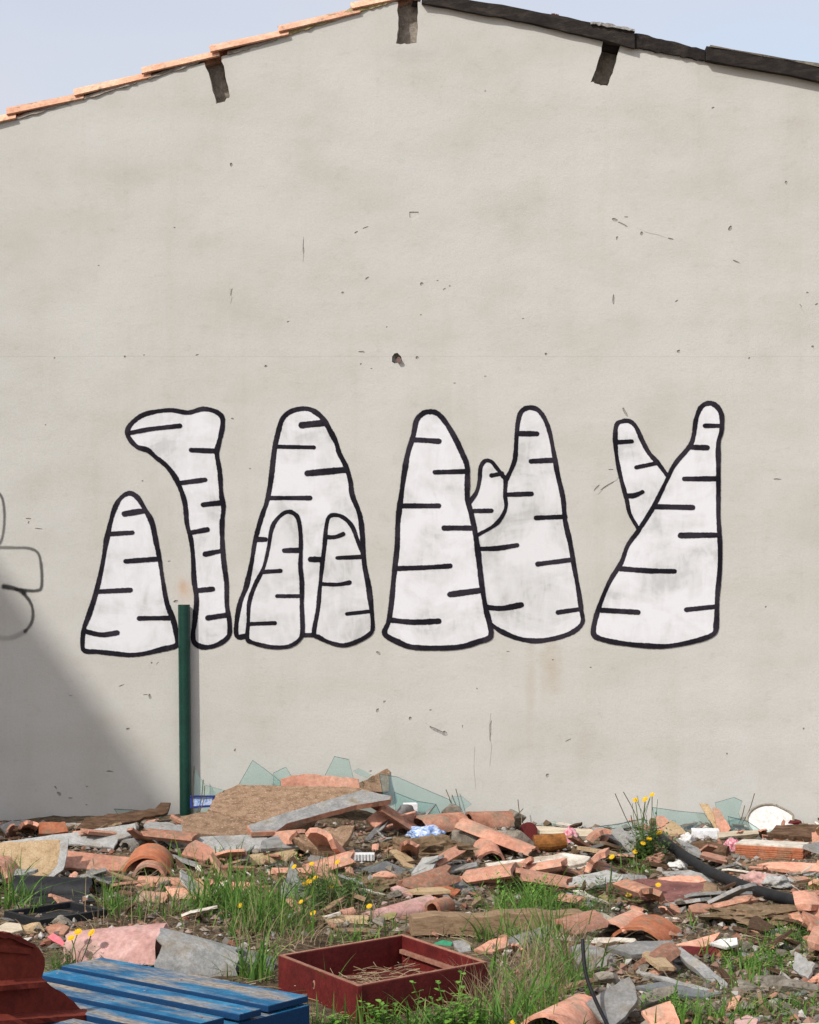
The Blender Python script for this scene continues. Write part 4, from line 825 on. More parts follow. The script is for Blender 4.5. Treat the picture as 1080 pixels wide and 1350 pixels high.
# brown timber
v0, v1 = pl(542, 1219, .045), pl(766, 1212, .045); d = (v1 - v0).normalized()
uyb = Vector((-d.y, d.x, 0)).normalized(); v, f = [], []; nb = 34; prof = [(-.055, -.040), (-.05, .036), (-.042, .042), (.045, .04), (.055, .03), (.055, -.04)]
for i in range(nb + 1):
    c = v0.lerp(v1, i / nb) + Vector((0, 0, .006 * math.sin(i * .35)))
    for a, b in prof: v.append(c + uyb * (a + .006 * noise.noise(Vector((i * .22, a * 40, 1)))) + Vector((0, 0, b + .007 * noise.noise(Vector((i * .3, b * 40, 7))))) + d * rt.uniform(-.006, .006))
f = [[6 * i + k, 6 * i + (k + 1) % 6, 6 * i + 6 + (k + 1) % 6, 6 * i + 6 + k] for i in range(nb) for k in range(6)] + [[0, 1, 2, 3, 4, 5], [6 * nb + 5 - k for k in range(6)]]
tag(mesh('timber_beam', v, f, 'wood'), 'long bare brown timber lying behind the maroon drawer', 'timber')
S('slate_piece', 'grey slab with salmon patch in grass behind the drawer', 'slab', [(655, 1247), (662, 1238), (690, 1230), (722, 1220), (728, 1236), (716, 1246), (690, 1250)], 'grey', .015, G)
S('flat_tile', 'dusty salmon tile lying by the grey slab behind the drawer', 'roof tile', [(625, 1252), (645, 1240), (668, 1234), (672, 1246), (650, 1256)], 'salmon', .014, G)
S('green_scrap', 'bright green plastic scrap behind the drawer corner', 'plastic', [(572, 1244), (584, 1239), (597, 1242), (594, 1249), (580, 1250)], 'green', .008, G)
S('slate_piece', 'blue grey slate piece beside the green plastic scrap', 'slate', [(597, 1241), (610, 1238), (620, 1244), (622, 1256), (606, 1256)], 'grey', .012, G)
# -- along the wall, right half
S('pale_plank', 'long pale timber plank lying at the foot of the wall', 'plank', [(706, 1089), (760, 1092), (825, 1096), (825, 1105), (760, 1102), (706, 1098)], 'palewood', .03, (0, -.5, 1))
S('glass_shard', 'teal glass strip lying on the pale plank behind yellow flowers', 'glass shard', [(790, 1089), (815, 1086), (846, 1079), (854, 1081), (848, 1089), (815, 1093)], 'glass', .006, (0, -.3, 1), lift=.05, edge='glassedge', jag=0)
S('glass_shard', 'large pale glass sheet leaning low behind the salmon wedge', 'glass shard', [(860, 1064), (895, 1069), (929, 1072), (952, 1106), (900, 1102), (866, 1100)], 'glass', .006, (0, -1, .4), y=11.1, edge='glassedge', jag=0)
S('glass_shard', 'upright glass shard behind the white disc and salmon wedge', 'glass shard', [(943, 1058), (968, 1051), (979, 1056), (974, 1072), (985, 1100), (950, 1102)], 'glass', .006, (-.1, -1, .2), y=11.18, edge='glassedge', jag=0)
S('glass_shard', 'glass sheet lying at the foot of the white disc', 'glass shard', [(960, 1076), (985, 1082), (1006, 1096), (1003, 1104), (965, 1102)], 'glass', .006, (0, -.8, .6), y=11.0, edge='glassedge', jag=0)
S('tile_fragment', 'small salmon fragment leaning on the pale glass by the hose end', 'roof tile', [(864, 1076), (874, 1075), (882, 1082), (878, 1096), (868, 1096)], 'salmon', .014, (0, -.9, .6))
S('tile_fragment', 'tan board scrap at the hose end against pale glass', 'board', [(874, 1093), (884, 1081), (898, 1090), (910, 1102), (880, 1103)], 'sandy', .012, (0, -.9, .6))
S('tan_wedge', 'tan wedge leaning beside the tall salmon wedge', 'board', [(922, 1059), (934, 1060), (944, 1076), (951, 1097), (942, 1092)], 'sandy', .012, (-.2, -1, .5), lift=.08)
S('salmon_wedge', 'tall narrow salmon wedge leaning against the glass', 'roof tile', [(940, 1064), (948, 1066), (964, 1093), (952, 1104), (945, 1090)], 'salmon', .014, (0, -1, .5), lift=.06)
S('lath', 'short pale wooden lath at the foot of the salmon wedge', 'lath', [(946, 1097), (1000, 1094), (1001, 1099), (948, 1104)], 'palewood', .014, (0, -.6, 1), lift=.035)
small_box('foam_block', 'white foam block below the large pale glass sheet', 'box', 930, 1105, .15, .09, .05, 'whiteplastic', -.08, 0)
# white disc
cdp = onwall(1009, 1078, .16); pts = []
for i in range(40):
    a = 2 * math.pi * i / 40; r = 1 + (.05 * math.sin(5 * a) if .2 < a < 1.4 else 0); pts.append(cdp + Vector((math.cos(a) * .132 * r, math.sin(a) * .05, math.sin(a) * .088 * r)))
v, f = slab_geo(pts, Vector((0, -.88, .5)), .014, 1, .0, rt); de = empty('ceramic_disc', (cdp.x, cdp.y, gz(cdp.x, cdp.y)), 'round broken white ceramic disc leaning on the wall', 'disc')
mesh('plate', v, f, 'white', parent=de)
rim = [q + Vector((0, -.003, .002)) for q in pts[:34]]; v, f = tube_geo(rim, .007, 6); mesh('rim', v, f, 'mortar', parent=de, smooth=True)
rock('stone_block', 'small dark red stone beside the white ceramic disc', 'stone', 1047, 1090, .08, .07, .05, 'maroon', .02)
S('rotten_plank', 'thick rotten brown plank above the red hollow brick', 'plank', [(1013, 1098), (1023, 1088), (1060, 1087), (1100, 1087), (1100, 1106), (1060, 1103), (1030, 1101)], 'bark', .03, (0, -.35, 1), jag=.007)
S('tile_strip', 'thin red clay strip under the rotten brown plank', 'tile strip', [(1019, 1103), (1060, 1106), (1062, 1110), (1020, 1107)], 'terra', .012, G)
def hollow_brick(name, label, p, ux, L_, Wd, Hh, coat=True):
    e = empty(name, p, label, 'brick'); uy = Vector((-ux.y, ux.x, 0)); z = Vector((0, 0, 1)); t = .012; gs = []
    for zz in (t / 2, Hh / 2, Hh - t / 2): gs.append(box_geo(p + z * zz, L_ / 2, Wd / 2, t / 2, ux, uy, z, .001))
    for k in range(4):
        off = -Wd / 2 + t / 2 + (Wd - t) * k / 3
        for zz in (Hh * .25, Hh * .75): gs.append(box_geo(p + uy * off + z * zz, L_ / 2 - .001, t / 2 - .0005, Hh * .25 - t * .6, ux, uy, z, 0))
    for k in range(6):
        for zz in (.2, .35, .65, .8): 
            if k == 0: gs.append(box_geo(p - uy * (Wd / 2 + .001) + z * Hh * zz, L_ / 2 - .002, .002, .0035, ux, uy, z, 0))
    v, f = merge(*gs); mesh('body', v, f, 'orange', parent=e)
    if coat:
        v, f = box_geo(p + z * (Hh + .005), L_ / 2 - .004, Wd / 2 - .004, .0055, ux, uy, z, .003); mesh('plaster_coat', v, f, 'whiteboard', parent=e)
    return e
pb_ = pl(1019, 1131); hollow_brick('hollow_brick', 'red hollow brick with white plaster top and open end cells', pb_, Vector((math.cos(-.42), math.sin(-.42), 0)), .36, .17, .07)
v0, v1 = pl(915, 1118, .03), pl(960, 1123, .03); v, f = tube_geo([v0, v0.lerp(v1, .33), v0.lerp(v1, .66), v1], [.036, .042, .04, .033], 9)
tag(mesh('rotten_log', v, f, 'bark'), 'short dark rotten log between foam block and pink cloth', 'log')
crumple('cloth_scrap', 'pink floral cloth bunched against the end of the red hollow brick', 'cloth', 965, 1121, .085, .08, .06, 'cloth', 0, 9)
crumple('paper_scrap', 'crumpled white striped bag at the thick end of the hose', 'paper', 906, 1112, .09, .09, .055, 'paper', 0, 5)
crumple('paper_scrap', 'crumpled pale yellow paper under the rotten log', 'paper', 918, 1127, .22, .2, .025, 'paper', 0, 15)
crumple('paper_scrap', 'ball of white paper by the yellow flower clump', 'paper', 893, 1145, .10, .12, .04, 'paper', 0, 21)
T('barrel_tile', 'upturned grey tile piece like a shallow bowl near the whitish board', 'roof tile', (812, 1150, .06), (848, 1152, .06), .08, .075, 'grey', arc=110, roll=200, jag=.008, drop=False)
S('slate_piece', 'grey slate lying left of the upturned grey tile', 'slate', [(777, 1152), (786, 1141), (806, 1142), (814, 1152), (792, 1160)], 'grey', .012, G)
S('flat_tile', 'bent salmon tile lying over the faded maroon board', 'roof tile', [(868, 1157), (895, 1154), (922, 1154), (932, 1161), (906, 1167), (885, 1163)], 'salmon', .014, (0, -.3, 1), lift=.03)
S('slate_piece', 'pale grey slab wedged between hose and bent salmon tile', 'slab', [(873, 1149), (910, 1147), (936, 1154), (950, 1161), (925, 1163), (880, 1155)], 'greyfine', .012, G)
S('painted_board', 'wide faded maroon board with chipped end across the rubble', 'board', [(800, 1163), (850, 1158), (905, 1163), (930, 1164), (929, 1189), (880, 1187), (835, 1180), (800, 1176)], 'maroonboard', .02, (0, -.22, 1))
rock('stone_block', 'tan broken stone at the end of the faded maroon board', 'stone', 940, 1188, .105, .13, .10, 'wood', 0, .05)
S('olive_board', 'flat olive yellow board by the flowers before the maroon board', 'board', [(788, 1180), (820, 1174), (864, 1176), (868, 1185), (830, 1189), (795, 1187)], 'olive', .012, (0, -.15, 1))
S('flat_tile', 'broad salmon slab lying past the red hollow brick', 'slab', [(998, 1138), (1030, 1136), (1100, 1139), (1100, 1148), (1050, 1149), (1015, 1144)], 'salmon', .018, (0, -.3, 1))
crumple('cloth_scrap', 'pale pink cloth bundle lying just behind the black hose', 'cloth', 998, 1167, .17, .16, .065, 'pink', 0, 31)
crumple('film_scrap', 'clear grey plastic film bundle between pink bundle and hose', 'plastic film', 1022, 1168, .13, .14, .05, 'greyfine', 0, 33)
S('flat_tile', 'small salmon scrap beyond the grey film bundle', 'roof tile', [(1034, 1157), (1060, 1155), (1072, 1158), (1050, 1162)], 'salmon', .013, G)
S('slate_piece', 'pale grey sheet lying past the film bundle', 'slate', [(1044, 1152), (1072, 1147), (1084, 1148), (1068, 1155)], 'greyfine', .01, G)
S('flat_tile', 'salmon tile broken in two lying under the hose curve', 'roof tile', [(955, 1175), (985, 1174), (1009, 1177), (1006, 1183), (985, 1190), (970, 1191)], 'salmon', .016, (0, -.3, 1))
S('brick_stub', 'small two tone brick piece in front of the tan broken stone', 'brick', [(908, 1194), (920, 1190), (942, 1193), (936, 1203), (912, 1202)], 'terra', .03, (0, -.5, 1))
crumple('earth_bank', 'long crusty brown earth bank lying below the hose', 'clod', 1003, 1211, .46, .34, .055, 'clod', 0, 51, .42, 2.4, False)
crumple('cloth_scrap', 'red and white patterned cloth ball under the low hose end', 'cloth', 1077, 1206, .045, .045, .05, 'cloth', 0, 41)
# hose
hp = [(860, 1098, .10), (872, 1106, .09), (888, 1118, .075), (926, 1144, .05), (970, 1164, .038), (1014, 1179, .035), (1074, 1193, .033), (1150, 1205, .03)]
v, f = tube_geo(catmull([pl(*q) for q in hp], 8), .026, 18); tag(mesh('hose', v, f, 'hose', smooth=True), 'thick black rubber hose curving out of the yellow flowers', 'hose')
# -- front right pieces
rock('mortar_lump', 'mortar caked tile lump behind the two arched tiles', 'mortar', 785, 1230, .20, .2, .10, 'mortar', 0, .1)
T('barrel_tile', 'salmon tile with orange rim set in the mortar lump', 'roof tile', (806, 1228, .03), (838, 1212, .04), .075, .07, 'salmon', arc=130, jag=.006)
T('ridge_tile', 'wide low orange tile arching over a dark hollow', 'roof tile', (842, 1244, .0), (862, 1226, .02), .155, .145, 'orange', arc=118, jag=.008)
S('white_plank', 'white painted board with dark red edge in front of the arched tiles', 'board', [(730, 1231), (780, 1236), (838, 1237), (842, 1242), (790, 1244), (735, 1240)], 'whiteboard', .018, (0, -.3, 1), edge='maroon')
S('grey_tile', 'grey coping tile bridging a dark gap', 'roof tile', [(800, 1248), (840, 1241), (888, 1240), (893, 1252), (862, 1257), (833, 1258)], 'grey', .022, (0, -.35, 1), lift=.06)
S('grey_tile', 'long narrow grey coping tile sloping down from the bridging one', 'roof tile', [(886, 1251), (897, 1248), (930, 1272), (960, 1297), (957, 1306), (925, 1286)], 'grey', .022, (-.25, -.35, 1), lift=.04)
S('tile_fragment', 'angular salmon slab above the dark red board edge', 'slab', [(890, 1246), (925, 1236), (950, 1229), (940, 1242), (930, 1248)], 'salmon', .018, (0, -.4, 1), lift=.05)
S('painted_board', 'dark red board on edge under the angular salmon slab', 'board', [(895, 1248), (935, 1249), (970, 1246), (968, 1258), (930, 1261), (898, 1258)], 'maroon', .02, (0, -1, .5))
S('ceramic_piece', 'cream ceramic piece beside the angular salmon slab', 'ceramic', [(936, 1243), (950, 1238), (972, 1236), (973, 1245), (958, 1249)], 'white', .012, (0, -.4, 1), lift=.055)
S('slate_piece', 'grey slab standing behind the thin black rod', 'slab', [(752, 1248), (770, 1243), (797, 1250), (801, 1272), (782, 1282), (762, 1276)], 'grey', .018, (0, -.7, 1))
rock('stone_block', 'rounded pale stone between grey slabs by the black rod', 'stone', 802, 1302, .11, .1, .075, 'mortar', 0)
S('slate_piece', 'large dark grey slab beside the black rod foot', 'slab', [(772, 1322), (800, 1303), (830, 1287), (838, 1300), (841, 1317), (825, 1340), (806, 1356)], 'grey', .018, (-.1, -.6, 1))
T('barrel_tile', 'cracked salmon barrel tile lying at the foot of the black rod', 'roof tile', (718, 1368, 0), (770, 1338, .01), .105, .095, 'salmon', arc=150, jag=.008)
rod = [(768, 1246, .21), (773, 1280, .17), (780, 1313, .11), (801, 1352, .02)]
v, f = tube_geo(catmull([pl(*q) for q in ((768, 1380, .50), (774, 1372, .3), (790, 1365, .1), (803, 1360, 0))], 5), .006, 8)
p0 = pl(806, 1362, -.02); p1 = EYE + ray(775, 1293) * (p0.y + .06); p2 = EYE + ray(768, 1238) * (p0.y + .10)
v, f = tube_geo(catmull([p0, p1, p2], 6), .0065, 8); tag(mesh('rod', v, f, 'black', smooth=True), 'thin bent black rod sticking up out of the rubble', 'rod')
S('mortar_slab', 'pale mortar slab beside the large dark grey slab', 'slab', [(842, 1314), (865, 1303), (887, 1298), (894, 1306), (870, 1318), (848, 1327)], 'mortar', .035, (0, -.4, 1))
S('flat_tile', 'orange salmon tile below the pale mortar slab', 'roof tile', [(846, 1333), (866, 1325), (884, 1319), (892, 1336), (898, 1354), (862, 1356)], 'salmon', .016, (.1, -.6, 1))
S('slate_piece', 'long dark slate strip below the sloping coping tile', 'slate', [(838, 1300), (870, 1294), (920, 1304), (952, 1309), (930, 1315), (880, 1310)], 'darkgrey', .014, (0, -.3, 1))
S('grey_strip', 'thin pale cement strip above the long dark slate strip', 'board', [(843, 1280), (880, 1288), (925, 1301), (950, 1307), (940, 1309), (895, 1298), (846, 1284)], 'greyfine', .01, G)
S('slate_piece', 'grey slate lying out in the open earth under green weeds', 'slate', [(1000, 1226), (1030, 1223), (1047, 1231), (1030, 1236), (1015, 1234)], 'grey', .01, (0, -.25, 1))
S('ceramic_piece', 'white ceramic flake lying alone in the open earth', 'ceramic', [(1040, 1268), (1056, 1265), (1060, 1270), (1050, 1276)], 'white', .008, (0, -.5, 1))
S('wood_splinter', 'pale wooden splinter beside the white ceramic flake', 'splinter', [(1022, 1273), (1040, 1269), (1041, 1272), (1024, 1276)], 'palewood', .008, G)
for i, (a, b, w_, h_) in enumerate(((985, 1305, .13, .045), (1020, 1300, .15, .05), (1050, 1308, .15, .05))):
    rock('mortar_lump', ['lichened mortar lump at the end of the dark slate strip', 'lichened mortar lump in the middle of a row of three', 'lichened mortar lump at the open end of a row of three'][i], 'mortar', a, b, w_, .1, h_, 'mortar', 0, .1 * i)
T('barrel_tile', 'dark mouthed tile end lying in the open earth', 'roof tile', (1076, 1303, .0), (1090, 1292, .0), .04, .04, 'salmon', arc=170, jag=.006)
S('flat_tile', 'dusty pink tile flakes in the bare earth at the weeds', 'roof tile', [(968, 1346), (985, 1338), (1000, 1344), (996, 1354), (975, 1356)], 'pink', .012, G)
# -- front left: pink tile, grey fibre sheet
T('ridge_tile', 'big faded pink curved tile behind the blue pallet', 'roof tile', (92, 1266, .0), (216, 1264, .0), .15, .185, 'pink', arc=150, roll=-4, jag=.012, th=.018)
S('pink_strip', 'bright pink plastic strip at the end of the pink curved tile', 'plastic strip', [(62, 1235), (70, 1230), (80, 1236), (94, 1250), (92, 1256), (80, 1246)], 'pinkbright', .006, (-.2, -.9, .8), lift=.06)
S('bark_strip', 'curved brown bark sliver lying in front of the pink tile', 'bark', [(105, 1258), (122, 1246), (145, 1240), (172, 1241), (160, 1246), (135, 1252), (118, 1259)], 'bark', .008, (0, -.6, 1), lift=.05)
T('fibre_sheet', 'curved grey woven fibre sheet behind the blue pallet corner', 'sheet', (218, 1278, .0), (318, 1282, .0), .21, .12, 'grey', arc=150, roll=4, jag=.016, th=.008)
S('fibre_sheet', 'torn tail of the grey fibre sheet reaching toward the drawer', 'sheet', [(300, 1248), (330, 1252), (364, 1262), (361, 1280), (330, 1284), (302, 1280)], 'grey', .008, (.1, -.8, 1))
S('tile_fragment', 'terracotta fragment tucked under the black tray', 'roof tile', [(60, 1222), (78, 1216), (92, 1222), (84, 1232), (66, 1232)], 'terra', .014, (0, -.5, 1))
rock('mortar_lump', 'pale mortar lump between black tray and pink strip', 'mortar', 84, 1220, .10, .09, .05, 'mortar', 0)
S('wood_splinter', 'pale flat splinters pile behind the big broken red block', 'splinter', [(-10, 1226), (8, 1216), (27, 1218), (30, 1226), (10, 1232)], 'palewood', .014, (0, -.4, 1))
rock('mortar_lump', 'tan lump beside the pale flat splinters', 'mortar', 44, 1230, .10, .08, .05, 'sandy', 0)
# ---- blue pallet
MT['bluewood'] = None
def pallet_mat(phi):
    m = M('worn_blue_paint', [(.005, .075, .17), (.010, .13, .27), (.05, .23, .39)], 7, .8, .45, 50, vary=.12)
    t = m.node_tree; b = t.nodes['Principled BSDF']; L = t.links; src = b.inputs['Base Color'].links[0].from_socket
    tc = node(t, 'ShaderNodeTexCoord'); oi = node(t, 'ShaderNodeObjectInfo'); ad = node(t, 'ShaderNodeVectorMath', operation='ADD'); L.new(tc.outputs['Object'], ad.inputs[0]); L.new(oi.outputs['Random'], ad.inputs[1])
    mp = node(t, 'ShaderNodeMapping'); mp.vector_type = 'TEXTURE'; mp.inputs['Rotation'].default_value = (0, 0, phi); mp.inputs['Scale'].default_value = (.9, .16, .5); L.new(ad.outputs[0], mp.inputs[0])
    n = node(t, 'ShaderNodeTexNoise'); n.inputs['Scale'].default_value = 1.5; n.inputs['Detail'].default_value = 9; n.inputs['Roughness'].default_value = .68; L.new(mp.outputs[0], n.inputs['Vector'])
    r = node(t, 'ShaderNodeValToRGB'); r.color_ramp.elements[0].position = .47; r.color_ramp.elements[1].position = .60; L.new(n.outputs['Fac'], r.inputs[0])
    w_ = node(t, 'ShaderNodeTexNoise'); w_.inputs['Scale'].default_value = 30; w_.inputs['Detail'].default_value = 6; L.new(mp.outputs[0], w_.inputs['Vector'])
    wr = node(t, 'ShaderNodeValToRGB'); wr.color_ramp.elements[0].color = (.15, .12, .09, 1); wr.color_ramp.elements[1].color = (.38, .335, .28, 1); wr.color_ramp.elements[0].position = .35; wr.color_ramp.elements[1].position = .65; L.new(w_.outputs['Fac'], wr.inputs[0])
    ge = node(t, 'ShaderNodeNewGeometry'); sz_ = node(t, 'ShaderNodeSeparateXYZ'); L.new(ge.outputs['True Normal'], sz_.inputs[0])   # only the trodden top is worn and bleached
    mt = node(t, 'ShaderNodeMath', operation='GREATER_THAN'); mt.inputs[1].default_value = .6; L.new(sz_.outputs['Z'], mt.inputs[0])
    mw = node(t, 'ShaderNodeMath', operation='MULTIPLY'); L.new(r.outputs[0], mw.inputs[0]); L.new(mt.outputs[0], mw.inputs[1])
    fresh = node(t, 'ShaderNodeMixRGB'); L.new(mt.outputs[0], fresh.inputs[0]); fresh.inputs[1].default_value = (.004, .038, .11, 1); L.new(src, fresh.inputs[2])
    x = node(t, 'ShaderNodeMixRGB'); L.new(mw.outputs[0], x.inputs[0]); L.new(fresh.outputs[0], x.inputs[1]); L.new(wr.outputs[0], x.inputs[2]); L.new(x.outputs[0], b.inputs['Base Color'])
    return m
zt = .15
def onz(px, py, z): d = ray(px, py); return EYE + d * ((z - H) / d.z)
Bc, Ac, Ec = onz(410, 1312, zt), onz(112, 1257, zt), onz(153, 1349, zt)
d1 = (Ac - Bc).normalized(); d2 = Vector((-d1.y, d1.x, 0)); d2 = d2 if d2.y < 0 else -d2
MT['bluewood'] = pallet_mat(math.atan2(d1.y, d1.x))
pe = empty('pallet', (Bc.x, Bc.y, 0), 'worn blue painted wooden pallet lying in the weeds', 'pallet')
pos = 0.0; rr = random.Random(2)
for i, (w_, L_) in enumerate(((.19, .98), (.10, .95), (.10, .90), (.10, .95), (.10, .96), (.17, .97))):
    s0 = rr.uniform(-.008, .012); c = Bc + d1 * (s0 + L_ / 2) + d2 * (pos + w_ / 2) - Vector((0, 0, .011 + rr.uniform(0, .003)))
    v, f = box_geo(c, L_ / 2, w_ / 2, .011, d1, -d2, Vector((0, 0, 1)), .004)
    sl_ = mesh('slat', v, f, 'bluewood', parent=pe); pos += w_ + .05
    for k in (.05, L_ / 2, L_ - .05):
        q = Bc + d1 * (s0 + k) + d2 * (pos - .05 - w_ * .5) + Vector((0, 0, .0005)); v, f = tube_geo([q - Vector((0, 0, .004)), q], .0045, 8); o = mesh('nail', v, f, 'metal', parent=sl_, origin=pe.location.copy())
tot = pos - .05
for k in (.05, .49, .93):
    c = Bc + d1 * k + d2 * tot / 2; c.z = zt - .025 - .052
    v, f = box_geo(c, .045, tot / 2, .045, d1, -d2, Vector((0, 0, 1)), .004); mesh('bearer', v, f, 'bluewood', parent=pe)
    c = c.copy(); c.z = .016; v, f = box_geo(c, .05, tot / 2, .013, d1, -d2, Vector((0, 0, 1)), .003); mesh('base_board', v, f, 'bluewood', parent=pe)
# ---- maroon drawer
e, P, zb, zt2 = tray([(367, 1260), (472, 1301), (643, 1269), (534, 1232)], .125, .02, 'maroon', 'wooden_drawer', 'open maroon painted wooden drawer filled with dry straw', 'drawer')
box_panels(e, P, zb, zt2, .018, 'maroon', 'side_panel')
MT['rawedge'] = M('rubbed_wood_edge', [(.26, .11, .075), (.36, .19, .13)], 20, .85, .3, 60)
c = sum(P, Vector()) / 4
for i in range(4):
    a, b = P[i], P[(i + 1) % 4]; d = (b - a).normalized(); nrm = Vector((d.y, -d.x, 0)); nrm = nrm if (c - a).dot(nrm) > 0 else -nrm
    mid = (a + b) / 2 + nrm * .009; mid.z = zt2 + .0016; s = .0182 if i % 2 else 0
    v, f = box_geo(mid, (b - a).length / 2 - s - .001, .0075, .0015, d, nrm, Vector((0, 0, 1)), .0007); mesh('worn_edge', v, f, 'rawedge', parent=e)
def plate(e, P, inset, z, th, mat, name):
    c = sum(P, Vector()) / 4; v = []
    for zz in (z, z - th):
        for q in P:
            r = c + (q - c) * inset; r.z = zz; v.append(r)
    mesh(name, v, [[0, 1, 2, 3], [7, 6, 5, 4], [0, 1, 5, 4], [1, 2, 6, 5], [2, 3, 7, 6], [3, 0, 4, 7]], mat, parent=e)
plate(e, P, .95, zb + .02, .012, 'maroon', 'base_panel')
a, b = P[2], P[3]; d = (b - a).normalized(); nrm = Vector((d.y, -d.x, 0)); nrm = nrm if (c - a).dot(nrm) > 0 else -nrm
mid = (a + b) / 2 + nrm * .027; mid.z = zt2 - .055; v, f = box_geo(mid, (b - a).length / 2 - .03, .008, .008, d, nrm, Vector((0, 0, 1)), .002); mesh('runner', v, f, 'rawedge', parent=e)
a, b = P[0], P[1]; d = (b - a).normalized(); nrm = Vector((d.y, -d.x, 0)); nrm = -nrm if (c - a).dot(nrm) > 0 else nrm
q = a.lerp(b, .47); q.z = (zb + zt2) / 2 + .012; pts = [q + d * math.cos(k * math.pi / 8) * .008 + Vector((0, 0, math.sin(k * math.pi / 8) * .016)) + nrm * .002 for k in range(16)]
v, f = slab_geo(pts, nrm, .003, 1, 0, rt); mesh('keyhole_plate', v, f, 'rawedge', parent=e)
q2 = q + nrm * .0045; v, f = box_geo(q2, .0022, .001, .008, d, nrm, Vector((0, 0, 1)), 0); mesh('keyhole', v, f, 'dark', parent=e)
drawer_P, drawer_z = P, zb + .02
# ---- big broken hollow block at the pallet's corner
bn = Vector((.80, -.62, .04)).normalized(); by = 6.02
hb = empty('hollow_block', (-1.22, by, 0), 'big broken dark red hollow clay block beside the blue pallet', 'brick')
def onpl(px, py, off=0):
    A = EYE + ray(50, 1290) * by; d = ray(px, py); return EYE + d * ((A - EYE).dot(bn) / d.dot(bn)) + bn * off
def block_piece(name, pts, th, off, mat='brickred', jag=.004):
    P_ = [onpl(a, b, off) for a, b in pts]; v, f = slab_geo(P_, bn, th, .02, jag, rr); mesh(name, v, f, mat, parent=hb)
block_piece('back_panel', [(-30, 1228), (6, 1228), (26, 1233), (46, 1246), (56, 1256), (60, 1272), (55, 1290), (68, 1300), (92, 1316), (114, 1336), (140, 1400), (-40, 1420)], .014, 0)
for (x0, y0, x1, y1, dep, r_) in ((-30, 1240, 40, 1246, .012, .4), (-30, 1294, 54, 1288, .045, .6), (-30, 1338, 112, 1330, .07, .2)):
    a, b = onpl(x0, y0), onpl(x1, y1); k = 12; top, bot = [], []
    for s in (0, .016):
        for i in range(k + 1):
            q = a.lerp(b, i / k); dd = dep * (1 - .55 * r_ * (i / k)) * rr.uniform(.86, 1.1)
            top.append(q - Vector((0, 0, s)) + bn * -.002); top.append(q - Vector((0, 0, s + .012)) + bn * dd)
    f = []; o2 = 2 * (k + 1)
    for i in range(k):
        A0, A1, B0, B1 = 2 * i, 2 * i + 1, 2 * i + 2, 2 * i + 3
        f += [[A0, A1, B1, B0], [o2 + A0, o2 + B0, o2 + B1, o2 + A1], [A1, o2 + A1, o2 + B1, B1], [A0, B0, o2 + B0, o2 + A0]]
    f += [[0, o2, o2 + 1, 1], [2 * k, 2 * k + 1, o2 + 2 * k + 1, o2 + 2 * k]]
    mesh('web', top, f, 'brickred', parent=hb)
block_piece('edge_lip', [(-30, 1228), (10, 1229), (44, 1245), (44, 1250), (8, 1236), (-30, 1236)], .016, .012)

# ================================================================== SMALL SCATTERED PIECES
rs = random.Random(21)
def unit_mesh(fn):
    v, f = fn(); me = bpy.data.meshes.new('piece'); me.from_pydata([tuple(q) for q in v], [], f)
    bm = bmesh.new(); bm.from_mesh(me); bmesh.ops.recalc_face_normals(bm, faces=bm.faces); bm.to_mesh(me); bm.free(); return me
def flat_unit():
    k = rs.randint(4, 6); pts = [Vector((math.cos(a) * rs.uniform(.6, 1) , math.sin(a) * rs.uniform(.4, .75), 0)) * .5 for a in [2 * math.pi * (i + rs.uniform(-.25, .25)) / k for i in range(k)]]
    return slab_geo(pts, Vector((0, 0, 1)), .12, .09, .028, rs)
def curve_unit(): return tile_geo(Vector((-.5, 0, -.2)), Vector((.5, 0, -.2)), .42, .40, rs.uniform(70, 120), 0, .1, .10, rs, 4, 6)
def rock_unit(): return rock_geo(Vector((0, 0, .1)), .5, .42, .32, rs, 12)
kinds = [('tile_piece', 'broken curved salmon tile piece', 'roof tile', 'salmon', curve_unit, 26, .16, .28),
         ('tile_piece', 'broken dull terracotta tile piece', 'roof tile', 'terra', curve_unit, 16, .14, .26),
         ('sheet_piece', 'broken flat grey cement sheet piece', 'board', 'greyfine', flat_unit, 40, .18, .34),
         ('flat_piece', 'broken flat salmon slab piece', 'slab', 'salmon', flat_unit, 18, .16, .30),
         ('plank_piece', 'broken dark brown plank piece', 'plank', 'bark', flat_unit, 20, .15, .25),
         ('board_piece', 'broken sandy board piece', 'board', 'sandy', flat_unit, 16, .16, .28),
         ('tile_chip', 'small curved salmon tile chip', 'tile chip', 'salmon', curve_unit, 80, .03, .11),
         ('clay_flake', 'small flat terracotta flake', 'clay flake', 'terra', flat_unit, 130, .025, .11),
         ('slate_chip', 'small flat grey cement chip', 'slate chip', 'grey', flat_unit, 180, .025, .13),
         ('mortar_chunk', 'small sandy mortar chunk', 'mortar', 'mortar', rock_unit, 170, .02, .08),
         ('earth_lump', 'small dry earth lump', 'earth lump', 'clod', rock_unit, 50, .03, .09),
         ('wood_scrap', 'small splintered brown wood scrap', 'wood scrap', 'wood', flat_unit, 90, .05, .16),
         ('bark_scrap', 'small dark rotten wood scrap', 'wood scrap', 'bark', flat_unit, 90, .05, .16),
         ('pale_scrap', 'small pale board scrap', 'board scrap', 'whiteboard', flat_unit, 100, .03, .13),
         ('ceramic_chip', 'small white ceramic chip', 'ceramic chip', 'white', flat_unit, 80, .015, .045),
         ('glass_chip', 'small flat greenish glass chip', 'glass chip', 'glass', flat_unit, 30, .05, .14),
         ('maroon_scrap', 'small faded maroon board scrap', 'board scrap', 'maroonboard', flat_unit, 24, .05, .12)]
